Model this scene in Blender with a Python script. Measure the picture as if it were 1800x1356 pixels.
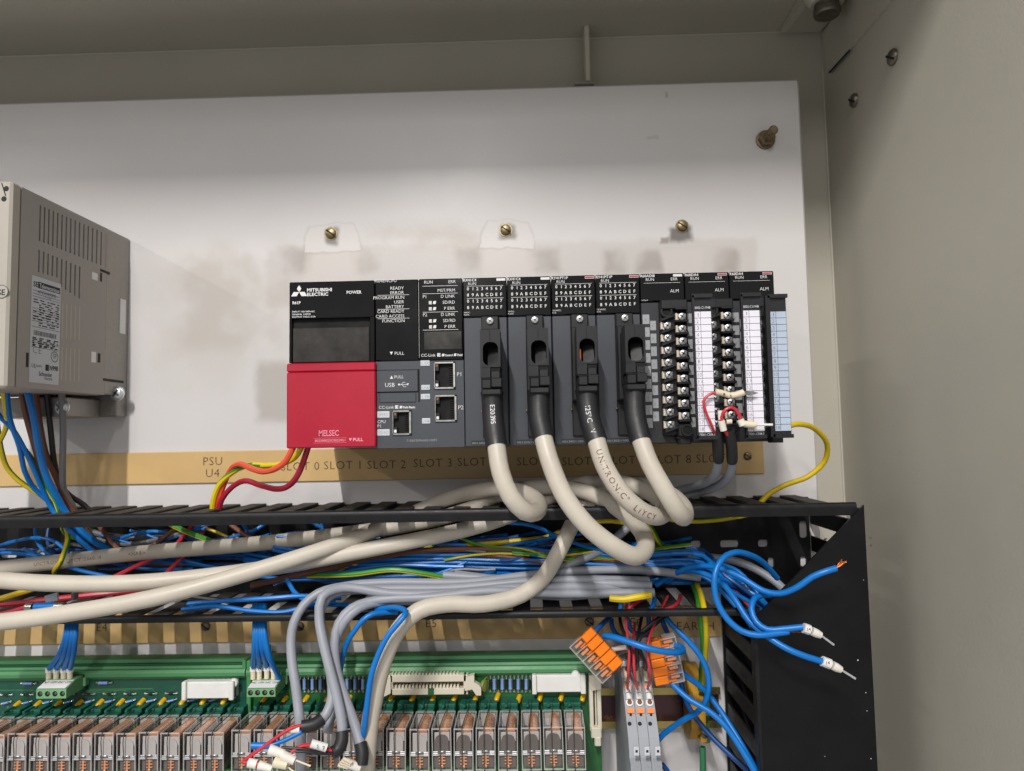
import bpy, bmesh, math, random
from mathutils import Vector, Matrix
random.seed(7)
for o in list(bpy.data.objects): bpy.data.objects.remove(o)
scene = bpy.context.scene
COL = scene.collection
V = Vector
# ------------------------------------------------------------------ camera (all lengths below are millimetres, scene unit metre)
S = 0.001
F, CX, CY = 1257.0, 900.0, 678.0
CAM = V((0, -549, 0))
YAW, PITCH, ROLL = math.radians(1.37), math.radians(4.0), 0.0185
fw = V((-math.sin(YAW)*math.cos(PITCH), math.cos(YAW)*math.cos(PITCH), math.sin(PITCH)))
r0 = V((math.cos(YAW), math.sin(YAW), 0)); u0 = r0.cross(fw)
rt = r0*math.cos(ROLL) - u0*math.sin(ROLL); up = u0*math.cos(ROLL) + r0*math.sin(ROLL)
cd = bpy.data.cameras.new('camera'); cam = bpy.data.objects.new('camera', cd); COL.objects.link(cam)
cd.sensor_fit = 'HORIZONTAL'; cd.sensor_width = 36; cd.lens = 36*F/1800; cd.clip_start = 0.02; cd.clip_end = 50
cam.matrix_world = Matrix(((rt.x, up.x, -fw.x, CAM.x*S), (rt.y, up.y, -fw.y, CAM.y*S), (rt.z, up.z, -fw.z, CAM.z*S), (0, 0, 0, 1)))
cd.dof.use_dof = True; cd.dof.focus_distance = 0.44; cd.dof.aperture_fstop = 9.0
scene.camera = cam
# ------------------------------------------------------------------ light: ceiling tubes of the room in front of the cabinet, an added far fill lamp, soft grey room
w = bpy.data.worlds.new('World'); scene.world = w; w.use_nodes = True
bg = w.node_tree.nodes['Background']; bg.inputs[0].default_value = (1.0, 0.985, 0.965, 1); bg.inputs[1].default_value = 0.43
def tube_lamp(name, x, y0, y1, z, width, power, col=(1.0, 0.965, 0.93)):
    l = bpy.data.lights.new(name, 'AREA'); l.shape = 'RECTANGLE'; l.size = width*S; l.size_y = abs(y1-y0)*S
    l.energy = power; l.color = col
    o = bpy.data.objects.new(name, l); COL.objects.link(o); o.location = (x*S, (y0+y1)/2*S, z*S)   # emits straight down
    return o
tube_lamp('tube_or_fill_lamp', -330, -1400, -2000, 1250, 22, 56)
tube_lamp('tube_or_fill_lamp', 130, -1400, -2000, 1250, 22, 7)
tube_lamp('tube_or_fill_lamp', -2300, -1400, -2600, 1250, 120, 28)
tube_lamp('tube_or_fill_lamp', -600, -4500, -7000, 1900, 300, 120)  # added far fill lamp, evens out the light on the upper panel
scene.view_settings.view_transform = 'Standard'; scene.view_settings.look = 'None'
scene.view_settings.exposure = -0.1; scene.view_settings.gamma = 1.0; scene.view_settings.use_curve_mapping = False
scene.cycles.transparent_max_bounces = 16; scene.cycles.max_bounces = 8
scene.cycles.caustics_reflective = False; scene.cycles.caustics_refractive = False
# ------------------------------------------------------------------ sight lines: a picture point at a chosen depth -> a point of the place
def ray(px, py): return fw*F + rt*(px-CX) + up*(CY-py)
def PY(px, py, Y): d = ray(px, py); return CAM + d*((Y-CAM.y)/d.y)
def PX(px, py, X): d = ray(px, py); return CAM + d*((X-CAM.x)/d.x)
def PZ(px, py, Z): d = ray(px, py); return CAM + d*((Z-CAM.z)/d.z)
# ------------------------------------------------------------------ materials
def lin(c):
    o = []
    for v in c[:3]:
        v /= 255.0; o.append(v/12.92 if v <= 0.04045 else ((v+0.055)/1.055)**2.4)
    return (*o, 1)
MATS = {}
def M(name, col, rough=0.5, metal=0.0, spec=0.5, var=0.10, vs=60.0, bump=0.0, bs=900.0, coat=0.0, rvar=0.12):
    m = bpy.data.materials.new(name); m.use_nodes = True; nt = m.node_tree; N = nt.nodes; L = nt.links
    b = N['Principled BSDF']; c = lin(col)
    b.inputs['Metallic'].default_value = metal; b.inputs['Specular IOR Level'].default_value = spec
    b.inputs['Coat Weight'].default_value = coat; b.inputs['Coat Roughness'].default_value = 0.1
    tc = N.new('ShaderNodeTexCoord'); n1 = N.new('ShaderNodeTexNoise'); n1.inputs['Scale'].default_value = vs; n1.inputs['Detail'].default_value = 5
    n1.inputs['Roughness'].default_value = 0.65
    L.new(tc.outputs['Object'], n1.inputs['Vector'])
    mx = N.new('ShaderNodeMix'); mx.data_type = 'RGBA'
    mx.inputs['A'].default_value = tuple(x*(1-var) for x in c[:3])+(1,); mx.inputs['B'].default_value = tuple(min(1, x*(1+var)) for x in c[:3])+(1,)
    mr = N.new('ShaderNodeMapRange'); mr.inputs[1].default_value = 0.3; mr.inputs[2].default_value = 0.7
    L.new(n1.outputs['Fac'], mr.inputs[0]); L.new(mr.outputs[0], mx.inputs['Factor']); L.new(mx.outputs['Result'], b.inputs['Base Color'])
    rr = N.new('ShaderNodeMapRange'); rr.inputs[1].default_value = 0.3; rr.inputs[2].default_value = 0.7
    rr.inputs[3].default_value = max(0.03, rough-rvar*rough); rr.inputs[4].default_value = min(1, rough+rvar)
    L.new(n1.outputs['Fac'], rr.inputs[0]); L.new(rr.outputs[0], b.inputs['Roughness'])
    if bump:
        n2 = N.new('ShaderNodeTexNoise'); n2.inputs['Scale'].default_value = bs; n2.inputs['Detail'].default_value = 3; L.new(tc.outputs['Object'], n2.inputs['Vector'])
        bp = N.new('ShaderNodeBump'); bp.inputs['Strength'].default_value = bump; bp.inputs['Distance'].default_value = 0.0004
        L.new(n2.outputs['Fac'], bp.inputs['Height']); L.new(bp.outputs[0], b.inputs['Normal'])
    MATS[name] = m; return m
def bsdf(m): return m.node_tree.nodes['Principled BSDF']
M('cabinet_paint', (182, 178, 166), 0.40, var=0.05, vs=6, bump=0.25, bs=500)
M('cabinet_edge', (192, 188, 174), 0.5, var=0.05)
M('panel_edge', (222, 220, 220), 0.4, var=0.03)
M('strip_tan', (212, 178, 122), 0.32, var=0.05, vs=25)
M('engraving', (64, 50, 36), 0.7)
M('duct_black', (25, 26, 28), 0.42, spec=0.3, var=0.18, vs=90, bump=0.12, bs=1200)
M('duct_dusty', (64, 60, 56), 0.7, spec=0.3, var=0.35, vs=140)
M('lid_black', (16, 17, 20), 0.33, spec=0.28, var=0.15, vs=40, bump=0.08, bs=1500)
M('plc_black_gloss', (11, 11, 12), 0.09, spec=0.5, var=0.2, vs=50, rvar=0.05)
M('plc_black', (24, 24, 26), 0.38, var=0.12, bump=0.1, bs=2500)
M('plc_grey', (64, 67, 74), 0.46, var=0.05, vs=30, bump=0.16, bs=3000)
M('plc_dark_grey', (38, 40, 44), 0.42, var=0.06, bump=0.12, bs=3000)
M('plug_black', (29, 29, 31), 0.42, spec=0.4, var=0.12, bump=0.12, bs=2500)
M('smoke_cover', (52, 50, 48), 0.16, var=0.25, vs=70)
M('plc_red', (168, 10, 44), 0.40, spec=0.4, var=0.07, vs=22, bump=0.25, bs=3000)
M('print_white', (222, 222, 222), 0.6, var=0.03)
M('print_grey', (150, 150, 152), 0.6, var=0.03)
M('print_black', (26, 26, 28), 0.6, var=0.03)
M('print_pink', (232, 150, 165), 0.6, var=0.03)
M('print_red', (170, 70, 80), 0.6, var=0.03)
M('print_brown', (120, 80, 60), 0.6)
M('label_grey', (196, 200, 206), 0.55, var=0.04)
M('tag_grey', (158, 161, 165), 0.5, var=0.05)
M('label_white', (240, 235, 242), 0.5, var=0.04)
M('label_blue', (186, 197, 213), 0.45, var=0.04)
M('paper_white', (226, 226, 224), 0.6, var=0.04)
M('steel', (190, 190, 186), 0.28, metal=1, var=0.1, vs=300)
M('zinc', (222, 226, 230), 0.36, metal=0.75, var=0.15, vs=400)
M('dark_steel', (128, 122, 114), 0.42, metal=1, var=0.2, vs=300)
M('brass', (140, 126, 98), 0.36, metal=1, var=0.2, vs=300)
M('rusty_bolt', (128, 112, 88), 0.45, metal=0.8, var=0.4, vs=500)
M('copper', (214, 122, 72), 0.28, metal=1, var=0.1, vs=500)
M('coil_copper', (240, 172, 128), 0.24, metal=0.4, var=0.1, vs=500)
M('clamp_ivory', (226, 208, 182), 0.35, metal=0.2)
M('gold_contact', (220, 190, 120), 0.25, metal=1)
M('cast_metal', (150, 146, 140), 0.42, metal=0.55, var=0.10, vs=200, bump=0.3, bs=1200)
M('drive_grey', (158, 152, 146), 0.5, var=0.05, vs=25, bump=0.2, bs=2500)
M('drive_cream', (172, 167, 156), 0.5, var=0.05, vs=25, bump=0.2, bs=2500)
M('slot_dark', (48, 43, 38), 0.8)
M('cavity', (6, 6, 7), 0.8)
M('cable_cream', (196, 188, 174), 0.42, var=0.09, vs=28, bump=0.06, bs=600)
M('cable_grey', (148, 152, 161), 0.42, var=0.06, vs=40, bump=0.05, bs=600)
M('shrink_black', (33, 33, 35), 0.45, var=0.1, vs=80, bump=0.15, bs=900)
M('wire_blue', (2, 112, 194), 0.34, var=0.08, vs=60)
M('wire_blue_dark', (18, 74, 140), 0.38, var=0.1, vs=60)
M('wire_brown', (118, 74, 54), 0.4, var=0.1)
M('wire_black', (24, 23, 24), 0.4)
M('wire_grey', (116, 116, 118), 0.4)
M('wire_yellow', (226, 196, 18), 0.38, var=0.06)
M('wire_orange', (226, 84, 54), 0.38, var=0.06)
M('wire_red', (192, 44, 58), 0.38, var=0.06)
M('wire_dark_red', (164, 26, 52), 0.38, var=0.06)
M('ferrule_white', (226, 222, 212), 0.42, var=0.04)
M('ferrule_cream', (220, 208, 182), 0.45, var=0.06)
M('carrier_green', (70, 132, 84), 0.42, var=0.06, vs=40)
M('carrier_dark', (30, 82, 52), 0.5, var=0.1)
M('plug_green', (112, 166, 118), 0.42, var=0.05)
M('board_green', (16, 78, 62), 0.34, var=0.12, vs=120, coat=0.3)
M('board_green_light', (28, 92, 42), 0.34, var=0.12, vs=120, coat=0.3)
M('trace', (60, 120, 78), 0.35)
M('socket_green', (20, 92, 74), 0.45, var=0.12)
M('led_yellow', (212, 166, 14), 0.25, var=0.08)
M('resistor_blue', (126, 156, 214), 0.35, var=0.05)
M('diode_black', (22, 22, 24), 0.3)
M('solder', (208, 206, 200), 0.3, metal=0.8)
M('header_beige', (212, 206, 188), 0.5, var=0.05)
M('disc_olive', (140, 146, 70), 0.4)
M('relay_inner', (184, 179, 176), 0.4, var=0.08)
M('relay_dark', (104, 96, 92), 0.4, var=0.1)
M('relay_edge', (190, 188, 186), 0.3, var=0.05)
M('terminal_grey', (152, 156, 162), 0.45, var=0.04)
M('terminal_pale', (178, 184, 200), 0.4, var=0.04)
M('lever_orange', (238, 124, 8), 0.36, var=0.05)
M('earth_yellow', (190, 142, 30), 0.45, var=0.15, vs=80)
M('earth_green', (54, 122, 82), 0.45, var=0.1)
M('rail_gold', (198, 178, 112), 0.22, metal=1, var=0.12, vs=120)
M('rail_red_reflection', (96, 70, 74), 0.25, metal=0.7, var=0.1, vs=60)  # web of the gold rail, its reddish reflection put into the colour
M('plastic_white', (226, 226, 222), 0.45, var=0.03)
M('chip_grey', (108, 104, 100), 0.6, var=0.2, vs=200)
# yellow and green striped earth wire: colour by the angle round the wire
def striped():
    m = M('wire_yellow_green', (226, 196, 18), 0.38); nt = m.node_tree; N = nt.nodes; L = nt.links
    at = N.new('ShaderNodeAttribute'); at.attribute_name = 'ang'
    lt = N.new('ShaderNodeMath'); lt.operation = 'LESS_THAN'; lt.inputs[1].default_value = 0.42; L.new(at.outputs['Fac'], lt.inputs[0])
    mx = N.new('ShaderNodeMix'); mx.data_type = 'RGBA'; mx.inputs['A'].default_value = lin((228, 200, 22)); mx.inputs['B'].default_value = lin((58, 138, 40))
    L.new(lt.outputs[0], mx.inputs['Factor']); L.new(mx.outputs['Result'], bsdf(m).inputs['Base Color'])
striped()
def clear(name, tint, base=0.05, rough=0.06):
    m = bpy.data.materials.new(name); m.use_nodes = True; nt = m.node_tree; N = nt.nodes; L = nt.links
    N.remove(N['Principled BSDF']); out = N['Material Output']
    tr = N.new('ShaderNodeBsdfTransparent'); tr.inputs[0].default_value = (*tint, 1)
    gl = N.new('ShaderNodeBsdfGlossy'); gl.inputs['Roughness'].default_value = rough
    lw = N.new('ShaderNodeLayerWeight'); lw.inputs[0].default_value = 0.5
    pw = N.new('ShaderNodeMath'); pw.operation = 'POWER'; pw.inputs[1].default_value = 4.0; L.new(lw.outputs['Facing'], pw.inputs[0])
    ad = N.new('ShaderNodeMath'); ad.operation = 'MULTIPLY_ADD'; ad.inputs[1].default_value = 0.7; ad.inputs[2].default_value = base; L.new(pw.outputs[0], ad.inputs[0])
    mx = N.new('ShaderNodeMixShader'); L.new(ad.outputs[0], mx.inputs[0]); L.new(tr.outputs[0], mx.inputs[1]); L.new(gl.outputs[0], mx.inputs[2])
    L.new(mx.outputs[0], out.inputs[0]); MATS[name] = m
clear('clear_plastic', (0.965, 0.96, 0.96), 0.05)
def frosted(name, col, amt):
    m = M(name, col, 0.35); nt = m.node_tree; N = nt.nodes; L = nt.links; out = N['Material Output']
    tr = N.new('ShaderNodeBsdfTransparent'); mx = N.new('ShaderNodeMixShader'); mx.inputs[0].default_value = amt
    L.new(tr.outputs[0], mx.inputs[1]); L.new(bsdf(m).outputs[0], mx.inputs[2]); L.new(mx.outputs[0], out.inputs[0])
frosted('clear_edge', (214, 212, 210), 0.38)
clear('clear_bluish', (0.985, 0.99, 1.0), 0.01)
# the white mounting panel: paint with the ghost of the old rack, cleaned tabs, chips and scuffs
def panel_material():
    m = M('panel_paint', (215, 212, 212), 0.30, var=0.02, vs=7, bump=0.12, bs=350, rvar=0.1); nt = m.node_tree; N = nt.nodes; L = nt.links
    b = bsdf(m); src = b.inputs['Base Color'].links[0].from_socket
    tc = N.new('ShaderNodeTexCoord'); nz = N.new('ShaderNodeTexNoise'); nz.inputs['Scale'].default_value = 60; nz.inputs['Detail'].default_value = 4
    L.new(tc.outputs['Object'], nz.inputs['Vector'])
    wob = N.new('ShaderNodeVectorMath'); wob.operation = 'MULTIPLY_ADD'
    L.new(nz.outputs['Color'], wob.inputs[0]); wob.inputs[1].default_value = (0.010, 0, 0.010); L.new(tc.outputs['Object'], wob.inputs[2])
    sx = N.new('ShaderNodeSeparateXYZ'); L.new(wob.outputs[0], sx.inputs[0])
    def math_(op, a, bb):
        n = N.new('ShaderNodeMath'); n.operation = op
        for i, q in enumerate((a, bb)):
            if hasattr(q, 'links') or hasattr(q, 'is_linked'): L.new(q, n.inputs[i])
            elif q is not None: n.inputs[i].default_value = q
        return n.outputs[0]
    def ramp(v, lo, hi):
        n = N.new('ShaderNodeMapRange'); n.interpolation_type = 'SMOOTHSTEP'; n.inputs[1].default_value = lo; n.inputs[2].default_value = hi; L.new(v, n.inputs[0]); return n.outputs[0]
    X, Z = sx.outputs['X'], sx.outputs['Z']
    off = 0.005
    def rect(x0, y0, x1, y1, soft=2.0, taper=0.0):
        a = PY(x0, y0, 0)*S; c = PY(x1, y1, 0)*S; s = soft*S
        xc, hw, zc, hh = (a.x+c.x)/2+off, abs(c.x-a.x)/2, (a.z+c.z)/2+off, abs(a.z-c.z)/2
        dx = math_('ABSOLUTE', math_('SUBTRACT', X, xc), None); dz = math_('SUBTRACT', Z, zc)
        if taper: dx = math_('ADD', dx, math_('MULTIPLY', dz, taper))
        mx_ = ramp(dx, hw+s, hw-s); mz = ramp(math_('ABSOLUTE', dz, None), hh+s, hh-s)
        return math_('MULTIPLY', mx_, mz)
    cur = src
    big = N.new('ShaderNodeTexNoise'); big.inputs['Scale'].default_value = 22; big.inputs['Detail'].default_value = 3; L.new(tc.outputs['Object'], big.inputs['Vector'])
    patch = ramp(big.outputs['Fac'], 0.30, 0.62)
    def lay(mask, col, amt, mottled=False):
        nonlocal cur
        n = N.new('ShaderNodeMix'); n.data_type = 'RGBA'; n.inputs['B'].default_value = lin(col)
        f = math_('MULTIPLY', mask, amt)
        if mottled: f = math_('MULTIPLY', f, patch)
        L.new(f, n.inputs['Factor']); L.new(cur, n.inputs['A']); cur = n.outputs['Result']
    D = (164, 157, 150)
    lay(rect(320, 440, 505, 610, 10), (182, 175, 164), 0.5, True)
    lay(rect(250, 430, 520, 680, 28), (186, 180, 168), 0.3, True)
    lay(rect(452, 640, 520, 742, 5), (168, 162, 154), 0.62)
    lay(rect(470, 438, 1335, 520, 3.5), (184, 177, 169), 0.42)
    for (a, c) in ((465, 506), (508, 545), (622, 668), (800, 850), (930, 985), (1062, 1102), (1115, 1165), (1255, 1300)):
        lay(rect(a, 438, c, 480, 4), D, 0.75, True)
    for (a, c) in ((536, 632), (845, 942), (1165, 1235)):
        lay(rect(a, 440, c, 520, 3, -0.05), (212, 206, 200), 0.55)
    lay(rect(640, 400, 850, 436, 10), (176, 164, 146), 0.5, True)
    for xc, t, bt, in ((584, 396, 443), (893, 389, 437)):
        lay(rect(xc-46, t, xc+46, bt, 1.4, 0.28), (150, 142, 134), 0.38)
        lay(rect(xc-44, t+1, xc+44, bt-2, 0.7, 0.28), (220, 216, 215), 0.8)
    lay(rect(572, 402, 596, 430, 2.2), (120, 114, 108), 0.85)
    lay(rect(878, 395, 906, 421, 2.2), (124, 118, 110), 0.85)
    lay(rect(1176, 400, 1216, 424, 2.5), (112, 106, 104), 0.95)
    lay(rect(1160, 418, 1176, 428, 1.2), (140, 130, 122), 0.8)
    lay(rect(1172, 160, 1176, 172, 0.8), (150, 132, 100), 0.5)
    lay(rect(1136, 240, 1156, 246, 1.2), (160, 148, 128), 0.3)
    L.new(cur, b.inputs['Base Color'])
panel_material()
# ------------------------------------------------------------------ mesh building
WL = {}
def tag(o, label=None, cat=None, group=None, kind=None):
    if label: o['label'] = label
    if cat: o['category'] = cat
    if group: o['group'] = group
    if kind: o['kind'] = kind
    return o
def thing(name, label, cat, loc, group=None):
    o = bpy.data.objects.new(name, None); o.empty_display_size = 0.01; COL.objects.link(o); o.location = V(loc)*S; WL[o.name] = V(loc)
    return tag(o, label, cat, group)
def frame_of(t, hint=None):
    t = t.normalized(); h = hint or (V((0, 0, 1)) if abs(t.z) < 0.9 else V((0, 1, 0)))
    a = t.cross(h).normalized(); return a, a.cross(t).normalized()
def smooth_path(pts, step=4.0):
    P = [V(p) for p in pts]
    if len(P) == 2: P = [P[0], P[0].lerp(P[1], .5), P[1]]
    out = []
    Q = [P[0]*2-P[1]] + P + [P[-1]*2-P[-2]]
    for i in range(1, len(Q)-2):
        p0, p1, p2, p3 = Q[i-1], Q[i], Q[i+1], Q[i+2]
        n = max(2, int((p2-p1).length/step)); 
        t0 = 0; t1 = max((p1-p0).length, 1e-4)**.5; t2 = t1+max((p2-p1).length, 1e-4)**.5; t3 = t2+max((p3-p2).length, 1e-4)**.5
        for k in range(n):
            t = t1+(t2-t1)*k/n
            A1 = p0*((t1-t)/(t1-t0))+p1*((t-t0)/(t1-t0)); A2 = p1*((t2-t)/(t2-t1))+p2*((t-t1)/(t2-t1)); A3 = p2*((t3-t)/(t3-t2))+p3*((t-t2)/(t3-t2))
            B1 = A1*((t2-t)/(t2-t0))+A2*((t-t0)/(t2-t0)); B2 = A2*((t3-t)/(t3-t1))+A3*((t-t1)/(t3-t1))
            out.append(B1*((t2-t)/(t2-t1))+B2*((t-t1)/(t2-t1)))
    out.append(P[-1]); return out
class MB:
    def __init__(s): s.v = []; s.f = []; s.mi = []; s.ang = {}; s.T = None; s.m = 0
    def add(s, vs, fs):
        b = len(s.v)
        for p in vs: s.v.append((s.T @ V(p)) if s.T else V(p))
        for f in fs: s.f.append([b+i for i in f]); s.mi.append(s.m)
        return b
    def box(s, a, b, c=0.0):
        a = V(a); b = V(b); lo = V(map(min, a, b)); hi = V(map(max, a, b))
        if c <= 0:
            vs = [(x, y, z) for x in (lo.x, hi.x) for y in (lo.y, hi.y) for z in (lo.z, hi.z)]
            s.add(vs, [(0, 1, 3, 2), (4, 6, 7, 5), (0, 4, 5, 1), (2, 3, 7, 6), (0, 2, 6, 4), (1, 5, 7, 3)]); return s
        c = min(c, min(hi-lo)*0.45); ix = {}; vs = []
        for sx in (0, 1):
            for sy in (0, 1):
                for sz in (0, 1):
                    sg = (sx, sy, sz)
                    for ax in range(3):
                        p = [0, 0, 0]
                        for k in range(3):
                            e = (lo, hi)[sg[k]][k]; p[k] = e if k == ax else e+(c if sg[k] == 0 else -c)
                        ix[sg+(ax,)] = len(vs); vs.append(p)
        fs = []
        for ax in range(3):
            i, j = [k for k in range(3) if k != ax]
            for sd in (0, 1):
                q = []
                for (a_, b_) in ((0, 0), (1, 0), (1, 1), (0, 1)):
                    g = [0, 0, 0]; g[ax] = sd; g[i] = a_; g[j] = b_; q.append(ix[tuple(g)+(ax,)])
                fs.append(q)
            for si in (0, 1):
                for sj in (0, 1):
                    g0 = [0, 0, 0]; g0[i] = si; g0[j] = sj; g1 = list(g0); g1[ax] = 1
                    fs.append([ix[tuple(g0)+(i,)], ix[tuple(g1)+(i,)], ix[tuple(g1)+(j,)], ix[tuple(g0)+(j,)]])
        for sx in (0, 1):
            for sy in (0, 1):
                for sz in (0, 1): fs.append([ix[(sx, sy, sz, k)] for k in range(3)])
        s.add(vs, fs); return s
    def tube(s, pts, r, n=10, step=4.0, smooth=True, twist=0.0, hint=None):
        P = smooth_path(pts, step) if smooth else [V(p) for p in pts]
        k = len(P); rr = r if callable(r) else (lambda t: r)
        base = len(s.v); vs = []; a = b = None
        for i, p in enumerate(P):
            t = (P[min(i+1, k-1)]-P[max(i-1, 0)])
            if t.length < 1e-6: t = V((0, 0, 1))
            t.normalize()
            if a is None: a, b = frame_of(t, hint)
            else:
                a = (a-t*a.dot(t)).normalized(); b = t.cross(a)*-1; b = a.cross(t).normalized()
            R = rr(i/(k-1))
            for j in range(n):
                th = 2*math.pi*j/n; vs.append(p+a*math.cos(th)*R+b*math.sin(th)*R)
                s.ang[base+i*n+j] = ((j/n)+twist*i/k) % 1.0
        fs = [[i*n+j, i*n+(j+1) % n, (i+1)*n+(j+1) % n, (i+1)*n+j] for i in range(k-1) for j in range(n)]
        fs += [list(range(n))[::-1], [(k-1)*n+j for j in range(n)]]
        s.add(vs, fs); return s
    def cyl(s, p0, p1, r, n=16, r1=None):
        p0, p1 = V(p0), V(p1); r1 = r if r1 is None else r1; a, b = frame_of(p1-p0)
        vs = [p+(a*math.cos(2*math.pi*j/n)+b*math.sin(2*math.pi*j/n))*R for p, R in ((p0, r), (p1, r1)) for j in range(n)]
        s.add(vs, [[j, (j+1) % n, n+(j+1) % n, n+j] for j in range(n)]+[list(range(n))[::-1], list(range(n, 2*n))]); return s
    def lathe(s, c, axis, prof, n=16):
        c = V(c); ax = V(axis).normalized(); a, b = frame_of(ax); vs = []; k = len(prof)
        for (r, h) in prof:
            for j in range(n): vs.append(c+ax*h+(a*math.cos(2*math.pi*j/n)+b*math.sin(2*math.pi*j/n))*max(r, .001))
        s.add(vs, [[i*n+j, i*n+(j+1) % n, (i+1)*n+(j+1) % n, (i+1)*n+j] for i in range(k-1) for j in range(n)]+[list(range(n))[::-1], [(k-1)*n+j for j in range(n)]]); return s
    def prism(s, poly, vec):
        n = len(poly); vec = V(vec); vs = [V(p) for p in poly]+[V(p)+vec for p in poly]
        s.add(vs, [[j, (j+1) % n, n+(j+1) % n, n+j] for j in range(n)]+[list(range(n))[::-1], list(range(n, 2*n))]); return s
    def profx(s, prof, x0, x1): return s.prism([(x0, y, z) for y, z in prof], (x1-x0, 0, 0))
    def poly(s, pts): s.add(pts, [list(range(len(pts)))]); return s
    def text(s, t, pos, size, align='LEFT', ex=V((1, 0, 0)), ez=V((0, 0, 1)), bold=0.0, spacing=1.0, width=None):
        me = text_mesh(t, bold, spacing); xs = [q[0] for q in me[0]] or [0]; w = max(xs)
        sc = size; sx_ = sc if width is None else width/max(w, 1e-6)
        off = {'LEFT': 0, 'CENTER': -w/2, 'RIGHT': -w}[align]; pos = V(pos)
        s.add([pos+ex*((q[0]+off)*sx_)+ez*(q[1]*sc) for q in me[0]], me[1]); return s
    def build(s, name, mat, parent=None, loc=None, smooth=False, ang=40):
        mats = mat if isinstance(mat, (list, tuple)) else [mat]
        org = WL[parent.name] if parent else V(loc if loc is not None else (0, 0, 0))
        me = bpy.data.meshes.new(name); me.from_pydata([tuple((p-org)*S) for p in s.v], [], s.f)
        for q in mats: me.materials.append(MATS[q])
        if len(mats) > 1: me.polygons.foreach_set('material_index', s.mi)
        if s.ang:
            at = me.attributes.new('ang', 'FLOAT', 'POINT'); at.data.foreach_set('value', [s.ang.get(i, 0.0) for i in range(len(s.v))])
        bm = bmesh.new(); bm.from_mesh(me); bmesh.ops.recalc_face_normals(bm, faces=bm.faces); bm.to_mesh(me); bm.free()
        if smooth:
            me.polygons.foreach_set('use_smooth', [True]*len(me.polygons)); me.set_sharp_from_angle(angle=math.radians(ang))
        o = bpy.data.objects.new(name, me); COL.objects.link(o)
        if parent: o.parent = parent; WL[o.name] = org
        else: o.location = org*S; WL[o.name] = org
        return o
TM = {}
def text_mesh(t, bold=0.0, spacing=1.0):
    k = (t, bold, spacing)
    if k not in TM:
        cu = bpy.data.curves.new('print', 'FONT'); cu.body = t; cu.size = 1.0; cu.resolution_u = 2; cu.offset = bold; cu.space_character = spacing
        ob = bpy.data.objects.new('print', cu); me = ob.to_mesh()
        TM[k] = ([(v.co.x/0.73, v.co.y/0.73) for v in me.vertices], [list(p.vertices) for p in me.polygons])
        ob.to_mesh_clear(); bpy.data.objects.remove(ob); bpy.data.curves.remove(cu)
    return TM[k]
def part(name, mat, parent, fn, smooth=False, ang=40):
    mb = MB(); fn(mb); return mb.build(name, mat, parent, smooth=smooth, ang=ang)
def copy_tree(o, loc, label=None, group=None):
    c = o.copy(); COL.objects.link(c); c.location = V(loc)*S; WL[c.name] = V(loc)
    if label: c['label'] = label
    if group: c['group'] = group
    for ch in KIDS[o.name]:
        d = ch.copy(); COL.objects.link(d); d.parent = c
        for g in KIDS.get(ch.name, []):
            e = g.copy(); COL.objects.link(e); e.parent = d
    return c
KIDS = {}
def index_kids():
    KIDS.clear()
    for o in bpy.data.objects:
        if o.parent: KIDS.setdefault(o.parent.name, []).append(o)
def clone(o, parent, d=(0, 0, 0)):
    c = o.copy(); COL.objects.link(c); c.parent = parent; c.location = V(o.location)+V(d)*S; WL[c.name] = WL[o.name]+V(d); return c
def wire(name, mat, r, pts, label, cat='wire', group=None, n=8, step=4.0, twist=0.0):
    P = [PY(*p) for p in pts]; mb = MB(); mb.tube(P, r, n, step, twist=twist)
    o = mb.build(name, mat, None, loc=P[0], smooth=True); return tag(o, label, cat, group)
def screw_head(mb, c, axis, r, h, kind='cross', dome=True):
    ax = V(axis).normalized(); c = V(c)
    mb.m = 0; mb.lathe(c, ax, [(r, 0), (r, h*.45), (r*.86, h*.8), (r*.55, h)] if dome else [(r, 0), (r, h*.9), (r*.94, h)], 16)
    a, b = frame_of(ax); ca, sa = math.cos(.6), math.sin(.6); a, b = a*ca+b*sa, b*ca-a*sa
    mb.m = 1
    for (d, e) in ((a, b), (b, a)) if kind == 'cross' else ((a, b),):
        L_, W_ = r*(.70 if kind == 'cross' else .98), r*(.17 if kind == 'cross' else .13); q = c+ax*(h+0.03)
        mb.prism([q-d*L_-e*W_, q+d*L_-e*W_, q+d*L_+e*W_, q-d*L_+e*W_], -ax*h*.3)
    mb.m = 0
# ================================================================== the cabinet
XW = PY(1465, 480, 40).x; ZC = PY(720, 77, 40).z
def struct(name, mat, fn, loc=(0, 0, 0)):
    mb = MB(); fn(mb); return tag(mb.build(name, mat, None, loc=loc), kind='structure')
struct('cabinet_back_wall', 'cabinet_paint', lambda m: m.box((-900, 40, -500), (XW, 44, ZC)))
struct('cabinet_ceiling', 'cabinet_paint', lambda m: m.box((-900, -240, ZC), (XW+4, 44, ZC+4)))
struct('cabinet_side_wall', 'cabinet_paint', lambda m: m.box((XW, -245, -500), (XW+4, 40, ZC)))
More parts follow.
